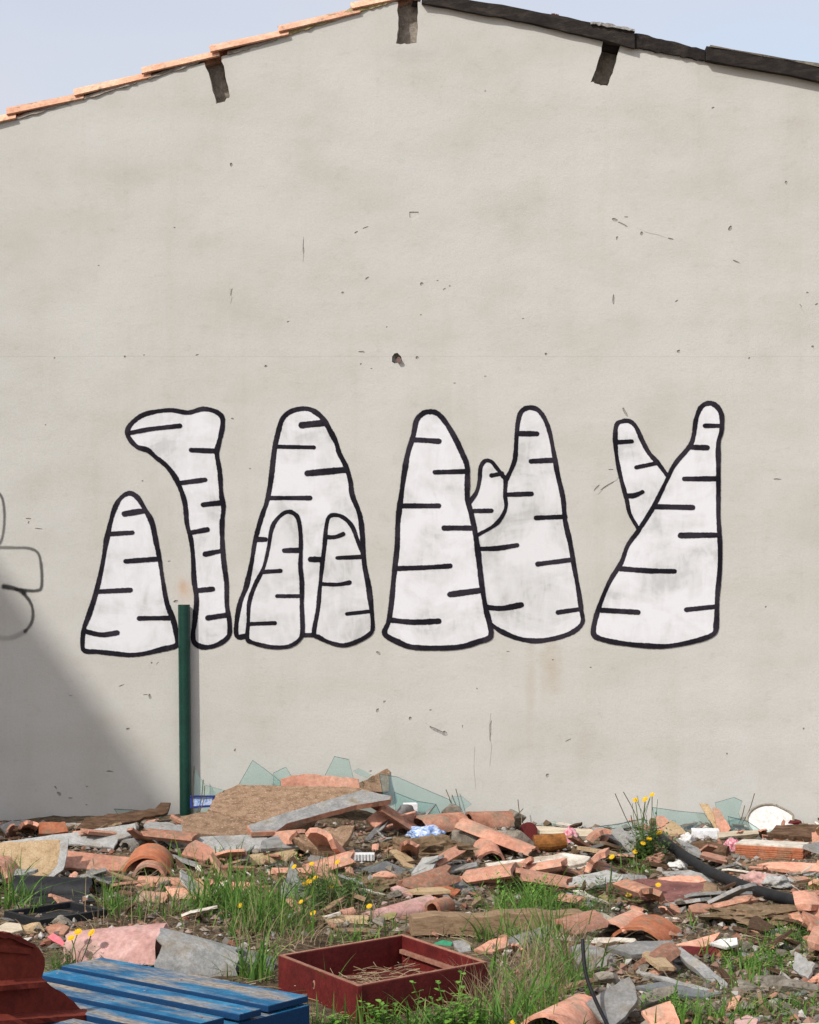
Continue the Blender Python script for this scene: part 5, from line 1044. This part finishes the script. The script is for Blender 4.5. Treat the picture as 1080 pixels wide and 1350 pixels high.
marks = [(246, 1085, 'green post'), (250, 1300, 'blue pallet'), (505, 1290, 'maroon drawer'), (960, 1160, 'black hose'), (725, 1108, 'rusty can'), (1019, 1128, 'red hollow brick'), (1009, 1092, 'white ceramic disc'),
         (75, 1202, 'black tray'), (650, 1212, 'brown timber'), (150, 1255, 'pink curved tile'), (850, 1238, 'low arched orange tile'), (790, 1320, 'black rod'), (870, 1175, 'faded maroon board'), (710, 1140, 'whitish stained board'),
         (650, 1100, 'sliding salmon tile'), (380, 1065, 'speckled brown slab'), (745, 1345, 'cracked salmon tile'), (1048, 1270, 'white ceramic flake'), (195, 1145, 'orange arched ridge tile'), (40, 1140, 'sandy chipboard'), (300, 1112, 'pale grey flat board'),
         (530, 1200, 'flaring pink tile'), (560, 1130, 'brown earth clod'), (850, 1130, 'tall yellow flowers'), (1020, 1302, 'row of lichened lumps'), (925, 1275, 'sloping coping tile'), (1000, 1205, 'crusty earth bank'), (870, 1335, 'pale mortar slab'), (260, 1170, 'salmon tiles in the grass'), (790, 1098, 'long pale plank'), (1030, 1228, 'grey slate in the open earth')]
marks = [(pl(a, b), n_) for a, b, n_ in marks]
keep = [(440, 1105, 60, 30), (300, 1112, 62, 16), (265, 1130, 34, 14), (690, 1225, 40, 14), (960, 1240, 30, 14), (895, 1305, 62, 14), (900, 1158, 40, 10), (1019, 1124, 56, 16), (865, 1176, 76, 20), (712, 1142, 76, 16), (724, 1108, 40, 14), (655, 1212, 120, 18), (842, 1238, 62, 24), (930, 1280, 40, 36), (845, 1256, 50, 16), (810, 1318, 50, 44), (935, 1108, 40, 18), (750, 1345, 50, 30),
        (645, 1115, 60, 30), (380, 1080, 120, 40), (525, 1203, 52, 16), (80, 1140, 130, 24), (60, 1190, 80, 26), (195, 1150, 45, 18), (565, 1120, 52, 18), (470, 1138, 30, 10), (830, 1155, 28, 12), (640, 1158, 52, 10), (985, 1183, 34, 14), (1040, 1146, 40, 10), (868, 1325, 36, 34), (150, 1250, 80, 30), (270, 1255, 80, 34), (800, 1100, 60, 10)]
hose_px = [(863, 1104), (888, 1124), (926, 1150), (970, 1168), (1014, 1182), (1074, 1196)]
def guarded(px, py):
    if any(((px - a) / rx_) ** 2 + ((py - b) / ry_) ** 2 < 1 for a, b, rx_, ry_ in keep): return True
    return any(min(a, c) - 6 < px < max(a, c) + 6 and -8 < py - (b + (d - b) * (px - a) / (c - a)) < 16 for (a, b), (c, d) in zip(hose_px, hose_px[1:]))
def clear_of(px, py):
    if 360 < px < 650 and py > 1215 + abs(px - 505) * .0 and py > 1235: return False
    if px < 420 and py > 1258: return False
    return True
for name, label, cat, mat, fn, cnt, s0, s1 in kinds:
    base = [unit_mesh(fn) for _ in range(9)]
    for b_ in base: b_.materials.append(MT[mat])
    n = 0
    while n < cnt:
        py = 1092 + 262 * rs.random() ** 1.7; px = rs.uniform(-110, 1190)
        if not clear_of(px, py): continue
        if py > 1185 and px < 700 and rs.random() < .6: continue
        big = s0 >= .13
        if guarded(px, py) and (s1 > .06 and rs.random() < (.95 if not big else 1.1)): continue
        if big and (py > 1300 or (py > 1195 and px < 760) or py < 1098 or (920 < px and py < 1112)): continue
        p = pl(px, py); s = rs.uniform(s0, s1) * (1 if rs.random() < .8 else (1.3 if py < 1210 else 1.15)); p.y = min(p.y, D - s * .6)
        o = bpy.data.objects.new(name, base[n % 9]); C.objects.link(o)
        hz = s * (.10 if fn is not rock_unit else .12); o.location = (p.x, p.y, gz(p.x, p.y) + hz + (rs.random() ** 2 * .03 if py < 1230 and not big else (rs.uniform(.005, .05) if big else 0)))
        sz = s * (1 if fn is not flat_unit else .8)
        lg = name in ('wood_scrap', 'bark_scrap', 'pale_scrap'); fl = fn is flat_unit; k_ = rs.uniform(1, 1.6) if fl else 1
        o.scale = (s * (1.8 if lg else k_), s * (.42 if lg else 1 / k_), (.55 if big and fl else 1) * sz)
        o.rotation_euler = (rs.gauss(.16, .34), rs.gauss(0, .30), rs.uniform(0, 6.28)); n += 1
        near = min(marks, key=lambda m_: (m_[0] - p).length)[1]; tag(o, label + ' lying near the ' + near, cat, label.replace('small ', '') + 's near the ' + near)
# ---- grit, straw, grass: nobody could count these
def grit():
    V, Fc = [], []
    for _ in range(17000):
        py = 1086 + 268 * rs.random() ** 1.3; px = rs.uniform(-140, 1220); p = pl(px, py)
        if not clear_of(px, py): continue
        s = .004 + .024 * rs.random() ** 3; c = Vector((p.x, min(p.y, D - .02), gz(p.x, p.y) + s * .25)); k = len(V)
        ax_ = rs.uniform(.5, 1.5); u = Matrix.Rotation(rs.uniform(0, 6.28), 3, 'Z') @ Matrix.Rotation(rs.gauss(0, .5), 3, 'X')
        for q in ((1, 0, 0), (-.9, .2, 0), (0, 1, .1), (.1, -.9, 0), (.1, .1, .7), (0, -.1, -.6)):
            V.append(c + u @ Vector((q[0] * s * ax_, q[1] * s * rs.uniform(.7, 1.2), q[2] * s)))
        Fc += [[k, k + 2, k + 4], [k + 2, k + 1, k + 4], [k + 1, k + 3, k + 4], [k + 3, k, k + 4], [k + 2, k, k + 5], [k + 1, k + 2, k + 5], [k + 3, k + 1, k + 5], [k, k + 3, k + 5]]
    o = mesh('rubble_grit', V, Fc, 'grit', origin=Vector((0, 9, 0))); tag(o, 'fine mixed grit and crumbs of tile covering the earth', 'grit', kind='stuff')
grit()
def blade(V, Fc, p, h, wd, lean, az, rnd, curl=.5, seg=4):
    d = Vector((math.cos(az), math.sin(az), 0)); sd = Vector((-d.y, d.x, 0)); k = len(V)
    fa_ = rnd.uniform(0, 6.28); sd = Vector((math.cos(fa_), math.sin(fa_), 0))
    for i in range(seg + 1):
        s = i / seg; q = p + Vector((0, 0, h * (s - curl * .35 * lean * s * s))) + d * (h * lean * s ** (1.6))
        w_ = wd * (1 - s) ** .7 * (1 if i < seg else 0)
        V.append(q - sd * w_ / 2); V.append(q + sd * w_ / 2)
    for i in range(seg): Fc.append([k + 2 * i, k + 2 * i + 1, k + 2 * i + 3, k + 2 * i + 2])
rg = random.Random(77)
def grass_obj(name, label, cat, clumps, mat, wd0, dens=1.0):
    V, Fc = [], []
    for (px, py, rx_, ry_, n, h) in clumps:
        for _ in range(int(n * dens)):
            p = pl(px + rg.gauss(0, rx_), min(1400, py + rg.gauss(0, ry_)))
            p.z = gz(p.x, p.y) - .005
            blade(V, Fc, p, h * (.35 + 1.15 * rg.random() ** 1.4), wd0 * rg.uniform(.6, 1.3), abs(rg.gauss(.15, .75)), rg.uniform(0, 6.28), rg, .75, 6)
    return tag(mesh(name, V, Fc, mat, origin=Vector((0, 9, 0)), smooth=True), label, cat, kind='stuff')
clumps = [(15, 1195, 18, 4, 60, .19), (40, 1200, 20, 3, 25, .12), (150, 1200, 14, 5, 45, .20), (185, 1210, 25, 4, 34, .14), (290, 1198, 22, 7, 150, .22), (335, 1212, 26, 8, 200, .21), (370, 1225, 24, 8, 120, .17), (330, 1232, 22, 6, 60, .12),
          (245, 1204, 25, 5, 40, .13), (335, 1290, 14, 3, 60, .17), (300, 1282, 18, 3, 30, .10), (425, 1190, 22, 7, 110, .14), (465, 1188, 18, 6, 60, .10), (520, 1225, 40, 5, 70, .06), (480, 1240, 30, 5, 60, .07), (300, 1140, 12, 5, 24, .14), (370, 1143, 12, 5, 16, .11), (330, 1165, 40, 5, 30, .08),
          (690, 1215, 26, 7, 190, .15), (655, 1240, 22, 7, 70, .15), (720, 1250, 20, 8, 90, .18), (745, 1300, 22, 10, 80, .22), (715, 1335, 24, 8, 75, .20), (680, 1350, 24, 6, 60, .17), (660, 1300, 14, 6, 40, .15), (760, 1210, 24, 6, 60, .08), (700, 1180, 22, 5, 50, .08),
          (785, 1165, 18, 4, 40, .07), (845, 1148, 15, 5, 50, .10), (1000, 1278, 22, 7, 90, .085), (215, 1178, 14, 4, 20, .12), (975, 1300, 24, 6, 60, .07), (1030, 1240, 22, 6, 60, .08), (1065, 1245, 18, 6, 40, .08), (925, 1352, 30, 5, 90, .10), (880, 1335, 12, 5, 24, .12), (950, 1262, 14, 4, 30, .09), (1000, 1335, 35, 8, 90, .06), (1055, 1330, 26, 8, 70, .06),
          (1078, 1180, 8, 4, 30, .09), (930, 1222, 16, 4, 24, .07), (600, 1360, 50, 6, 160, .11), (455, 1362, 30, 5, 80, .11), (560, 1355, 30, 5, 60, .10), (90, 1275, 14, 3, 50, .07), (440, 1318, 10, 4, 14, .14), (860, 1225, 6, 3, 6, .12), (235, 1140, 8, 4, 16, .12), (10, 1165, 12, 4, 30, .15), (1040, 1205, 40, 5, 40, .04), (860, 1265, 50, 20, 40, .05), (600, 1180, 30, 8, 30, .06)]
grass_obj('grass', 'green grass growing through the rubble', 'grass', clumps, 'grass', .0085, 1.15)
straws = [(350, 1235, 40, 10, 160, .14), (720, 1290, 26, 14, 320, .18), (745, 1262, 14, 8, 90, .16), (680, 1330, 24, 10, 160, .15), (220, 1195, 40, 6, 90, .16), (440, 1205, 34, 8, 100, .10), (540, 1130, 24, 7, 50, .10), (500, 1170, 28, 8, 90, .07), (330, 1160, 50, 7, 90, .10), (640, 1320, 16, 8, 80, .13), (950, 1215, 50, 8, 60, .03), (180, 1225, 20, 5, 16, .20), (130, 1225, 12, 5, 8, .16), (620, 1235, 60, 5, 90, .05), (780, 1270, 8, 10, 30, .09), (600, 1105, 60, 6, 24, .10), (1000, 1320, 50, 14, 90, .04), (425, 1165, 18, 6, 30, .14)]
grass_obj('dry_grass', 'dry straw coloured grass stalks mixed into the rubble', 'dry grass', straws, 'straw', .0034, 1.4)
# straw lying loose: on the earth and inside the drawer
def loose():
    V, Fc = [], []
    cP = sum(drawer_P, Vector()) / 4; u_, w_ = (drawer_P[1] - drawer_P[0]) * .43, (drawer_P[3] - drawer_P[0]) * .43
    for i in range(2300):
        if i < 190:
            a, b = rs.uniform(-1, 1), rs.uniform(-1, 1); p = cP + u_ * a + w_ * b; p.z = drawer_z + .004 + rs.random() ** 2 * .055 * max(0, 1 - a * a * .7)
        else:
            p = pl(rs.uniform(-20, 1100), 1100 + 250 * rs.random()); 
            p.z = gz(p.x, p.y) + .004 + .02 * rs.random() ** 2
        az, L_ = rs.uniform(0, 6.28), rs.uniform(.03, .13); d = Vector((math.cos(az), math.sin(az), rs.gauss(.05, .2))); r_ = rs.uniform(.0006, .0016)
        q = p + d * L_; m_ = (p + q) / 2 + Vector((0, 0, rs.uniform(-.006, .012))); q.y = min(q.y, D - .01); k = len(V); s = Vector((-d.y, d.x, 0)) * r_
        for z_ in (p, m_, q): V += [z_ - s, z_ + s, z_ + Vector((0, 0, r_ * 1.6))]
        for j in (0, 3):
            for e0, e1 in ((0, 1), (1, 2), (2, 0)): Fc.append([k + j + e0, k + j + e1, k + j + 3 + e1, k + j + 3 + e0])
    tag(mesh('straw', V, Fc, 'straw', origin=Vector((0, 9, 0))), 'loose dry straw strewn over rubble and heaped in the drawer', 'straw', kind='stuff')
loose()
# ---- flowering weeds
def flower_geo(c, r, nrm):
    V, Fc = [], []; u = nrm.orthogonal().normalized(); w_ = nrm.cross(u)
    for ring, (rr_, n_, up) in enumerate(((r, 13, .15), (r * .7, 11, .4), (r * .4, 8, .7))):
        for i in range(n_):
            a = 2 * math.pi * (i + ring * .4) / n_; d = u * math.cos(a) + w_ * math.sin(a); t = u * -math.sin(a) + w_ * math.cos(a); k = len(V); hw = rr_ * .26
            V += [c + nrm * .002, c + d * rr_ * .6 + t * hw + nrm * up * rr_ * .6, c + d * rr_ + nrm * up * rr_ * .9, c + d * rr_ * .6 - t * hw + nrm * up * rr_ * .6]
            Fc.append([k, k + 1, k + 2, k + 3])
    return V, Fc
def stem_geo(a, b, r, rnd, bend=.1):
    m_ = a.lerp(b, .5) + Vector((rnd.gauss(0, 1), rnd.gauss(0, 1), 0)) * (b - a).length * bend
    return tube_geo(catmull([a, m_, b], 4), [r] * 9, 5)
def weed(label, base, flowers, leaves, lh, spread, leafmat='feather', fr=.017, name='flowering_weed', yoff=0, buds=0):
    p = pl(*base); p.z = gz(p.x, p.y); e = empty(name, p, label, 'weed', None); rnd = random.Random(int(base[0] * 3 + base[1])); gs = []
    for fx, fy in flowers:
        yy = p.y + rnd.uniform(-.06, .06) + yoff; q = EYE + ray(fx, fy) * min(yy, D - .06); gs.append(stem_geo(p + Vector((rnd.uniform(-.02, .02), rnd.uniform(-.02, .02), 0)), q, .0022, rnd))
        nrm = Vector((rnd.uniform(-.4, .4) - .3, -.55, .75)).normalized(); v, f = flower_geo(q, fr * rnd.uniform(.85, 1.15), nrm); mesh('flower', v, f, 'petal', parent=e)
    for _ in range(buds):
        q = p + Vector((rnd.gauss(0, spread), rnd.gauss(0, spread * .6), lh * rnd.uniform(.8, 1.6))); q.y = min(q.y, D - .03); gs.append(stem_geo(p, q, .0014, rnd, .06))
    if gs: v, f = merge(*gs); mesh('stem', v, f, 'leaf' if leafmat == 'leaf' else 'feather', parent=e)
    V, Fc = [], []
    for _ in range(leaves):   # feathery stalks with paired leaflets
        q = p + Vector((rnd.gauss(0, spread), rnd.gauss(0, spread), 0)); q.z = gz(q.x, q.y); az = rnd.uniform(0, 6.28); L_ = lh * rnd.uniform(.5, 1.1); ln = rnd.uniform(.1, .8)
        q.y = min(q.y, D - .12)
        d = Vector((math.cos(az), math.sin(az), 0)); n_ = 7
        for i in range(1, n_ + 1):
            s = i / n_; c = q + Vector((0, 0, L_ * (s - .25 * ln * s * s))) + d * L_ * ln * s ** 1.5
            for sg in (-1, 1):
                az2 = az + sg * rnd.uniform(.7, 1.4); dd = Vector((math.cos(az2), math.sin(az2), rnd.uniform(0, .7))).normalized(); l2 = L_ * .3 * (1.15 - s * .7) * rnd.uniform(.7, 1.2); w_ = l2 * .18; t = dd.cross(Vector((0, 0, 1))).normalized(); k = len(V)
                V += [c, c + dd * l2 * .5 + t * w_, c + dd * l2, c + dd * l2 * .5 - t * w_]; Fc.append([k, k + 1, k + 2, k + 3])
        k = len(V); s_ = Vector((-d.y, d.x, 0)) * .0012
        V += [q - s_, q + s_, q + Vector((0, 0, L_ * .75)) + d * L_ * ln]; Fc.append([k, k + 1, k + 2])
    for vv in V: vv.y = min(vv.y, D - .01)
    if V: mesh('foliage', V, Fc, leafmat, parent=e)
    return e
weed('tall yellow flowered weed growing at the end of the black hose', (852, 1135), [(838, 1055), (851, 1054), (860, 1048), (856, 1106), (848, 1112), (838, 1123), (869, 1098)], 46, .22, .055, fr=.018, buds=10)
weed('yellow flowered weed in front of the whitish stained board', (800, 1185), [(807, 1130), (823, 1170), (868, 1167), (829, 1180)], 40, .12, .09, fr=.015, buds=4)
weed('yellow flowered weed growing in the grass beside the salmon brick lump', (425, 1190), [(388, 1143), (411, 1139), (416, 1158), (408, 1162), (402, 1166), (436, 1170), (445, 1137)], 70, .15, .11, fr=.015, buds=10)
weed('single orange yellow flower in the tall grass clump', (322, 1215), [(317, 1194)], 8, .07, .05, fr=.014)
weed('pair of yellow flowers in grass near the low beige tile', (402, 1222), [(397, 1189), (413, 1204)], 14, .09, .05, fr=.014)
weed('single yellow flower above the flaring pink tile', (486, 1214), [(487, 1195)], 6, .05, .04, fr=.014)
weed('bright yellow dandelion pair at the corner of the blue pallet', (95, 1280), [(103, 1229), (94, 1237), (121, 1230)], 26, .09, .06, fr=.019)
weed('single yellow flower low in the grass by the cracked salmon tile', (680, 1362), [(676, 1349)], 6, .06, .04, fr=.013)
weed('bushy green weed behind the long brown timber', (700, 1200), [], 60, .15, .10, 'leaf', name='green_weed', buds=6)
weed('low green weed around the grey slate in the open earth', (1010, 1275), [], 46, .10, .10, 'leaf', name='green_weed')
weed('low green weed by the dusty pink tile flakes', (1010, 1338), [], 34, .06, .12, 'leaf', name='green_weed')
weed('low green weed beyond the arched orange tile', (1035, 1240), [], 30, .08, .09, 'leaf', name='green_weed')
weed('small green weed beside the low end of the hose', (1080, 1190), [], 20, .10, .04, 'leaf', name='green_weed')
weed('dark feathery weed among the olive board and maroon board', (770, 1205), [], 46, .10, .10, 'feather', name='green_weed')
weed('low green weed around the orange salmon tile and mortar slab', (905, 1345), [], 30, .10, .08, 'leaf', name='green_weed')
# broad leaved seedlings before the drawer
def leafy(label, base, h, n):
    p = pl(*base); p.z = gz(p.x, p.y); e = empty('leafy_weed', p, label, 'weed'); rnd = random.Random(int(base[0])); gs, V, Fc = [], [], []
    for _ in range(n):
        top = p + Vector((rnd.gauss(0, h * .35), rnd.gauss(0, h * .3), h * rnd.uniform(.6, 1.1))); gs.append(stem_geo(p, top, .0018, rnd, .06)); m_ = 6
        for i in range(2, m_ + 1):
            c = p.lerp(top, i / m_); az = rnd.uniform(0, 3.14)
            for sg in (0, math.pi):
                d = Vector((math.cos(az + sg), math.sin(az + sg), rnd.uniform(.1, .7))).normalized(); t = d.cross(Vector((0, 0, 1))).normalized(); l2 = .036 * rnd.uniform(.7, 1.25) * (1.1 - .4 * i / m_); w_ = l2 * .34; k = len(V); dn = Vector((0, 0, -.15 * l2))
                V += [c, c + d * l2 * .35 + t * w_, c + d * l2 * .75 + t * w_ * .7 + dn, c + d * l2 + dn * 2, c + d * l2 * .75 - t * w_ * .7 + dn, c + d * l2 * .35 - t * w_]; Fc.append([k, k + 1, k + 2, k + 3, k + 4, k + 5])
    v, f = merge(*gs); mesh('stem', v, f, 'leaf', parent=e); mesh('foliage', V, Fc, 'leaf', parent=e)
leafy('bright broad leaved weed below the near corner of the drawer', (510, 1366), .12, 7)
leafy('bright broad leaved weed in front of the drawer side', (585, 1366), .17, 8)
leafy('small broad leaved weed by the drawer foot in the grass', (630, 1362), .09, 5)
leafy('low broad leaved weed at the pallet corner', (440, 1364), .06, 5)
# bare stems against the wall and dead stalks by the pink tile
for i, (bx_, tops_, lab) in enumerate((((262, 1085), [(256, 1010), (270, 1036), (296, 1042), (268, 1028)], 'thin dead stems beside the small glass sheet at the green post'),
                       ((600, 1075), [(588, 1041), (601, 1040), (596, 1048)], 'two dead stalks above the mortar lump by the sloping glass'),
                       ((686, 1090), [(683, 1054), (690, 1066)], 'single dead stalk beside the round mortar lump'),
                       ((845, 1110), [(811, 1046), (822, 1044), (832, 1075)], 'bare dry stalks rising beside the tall yellow flowers'),
                       ((978, 1095), [(995, 1046), (982, 1062)], 'bare dry stalk beside the white disc'),
                       ((165, 1262), [(152, 1214), (160, 1212), (196, 1214), (178, 1236), (215, 1238)], 'dead brown stalks crossing the pink curved tile'))):
    p = pl(*bx_); p.z = gz(p.x, p.y); e = empty('dead_stalk', p, lab, 'weed'); rnd = random.Random(i + 4); gs = []
    for t_ in tops_: gs.append(stem_geo(p + Vector((rnd.uniform(-.04, .04), 0, 0)), EYE + ray(*t_) * min(p.y + rnd.uniform(-.05, .03), D - .02), .0024, rnd, .07))
    v, f = merge(*gs); mesh('stem', v, f, 'stem', parent=e)
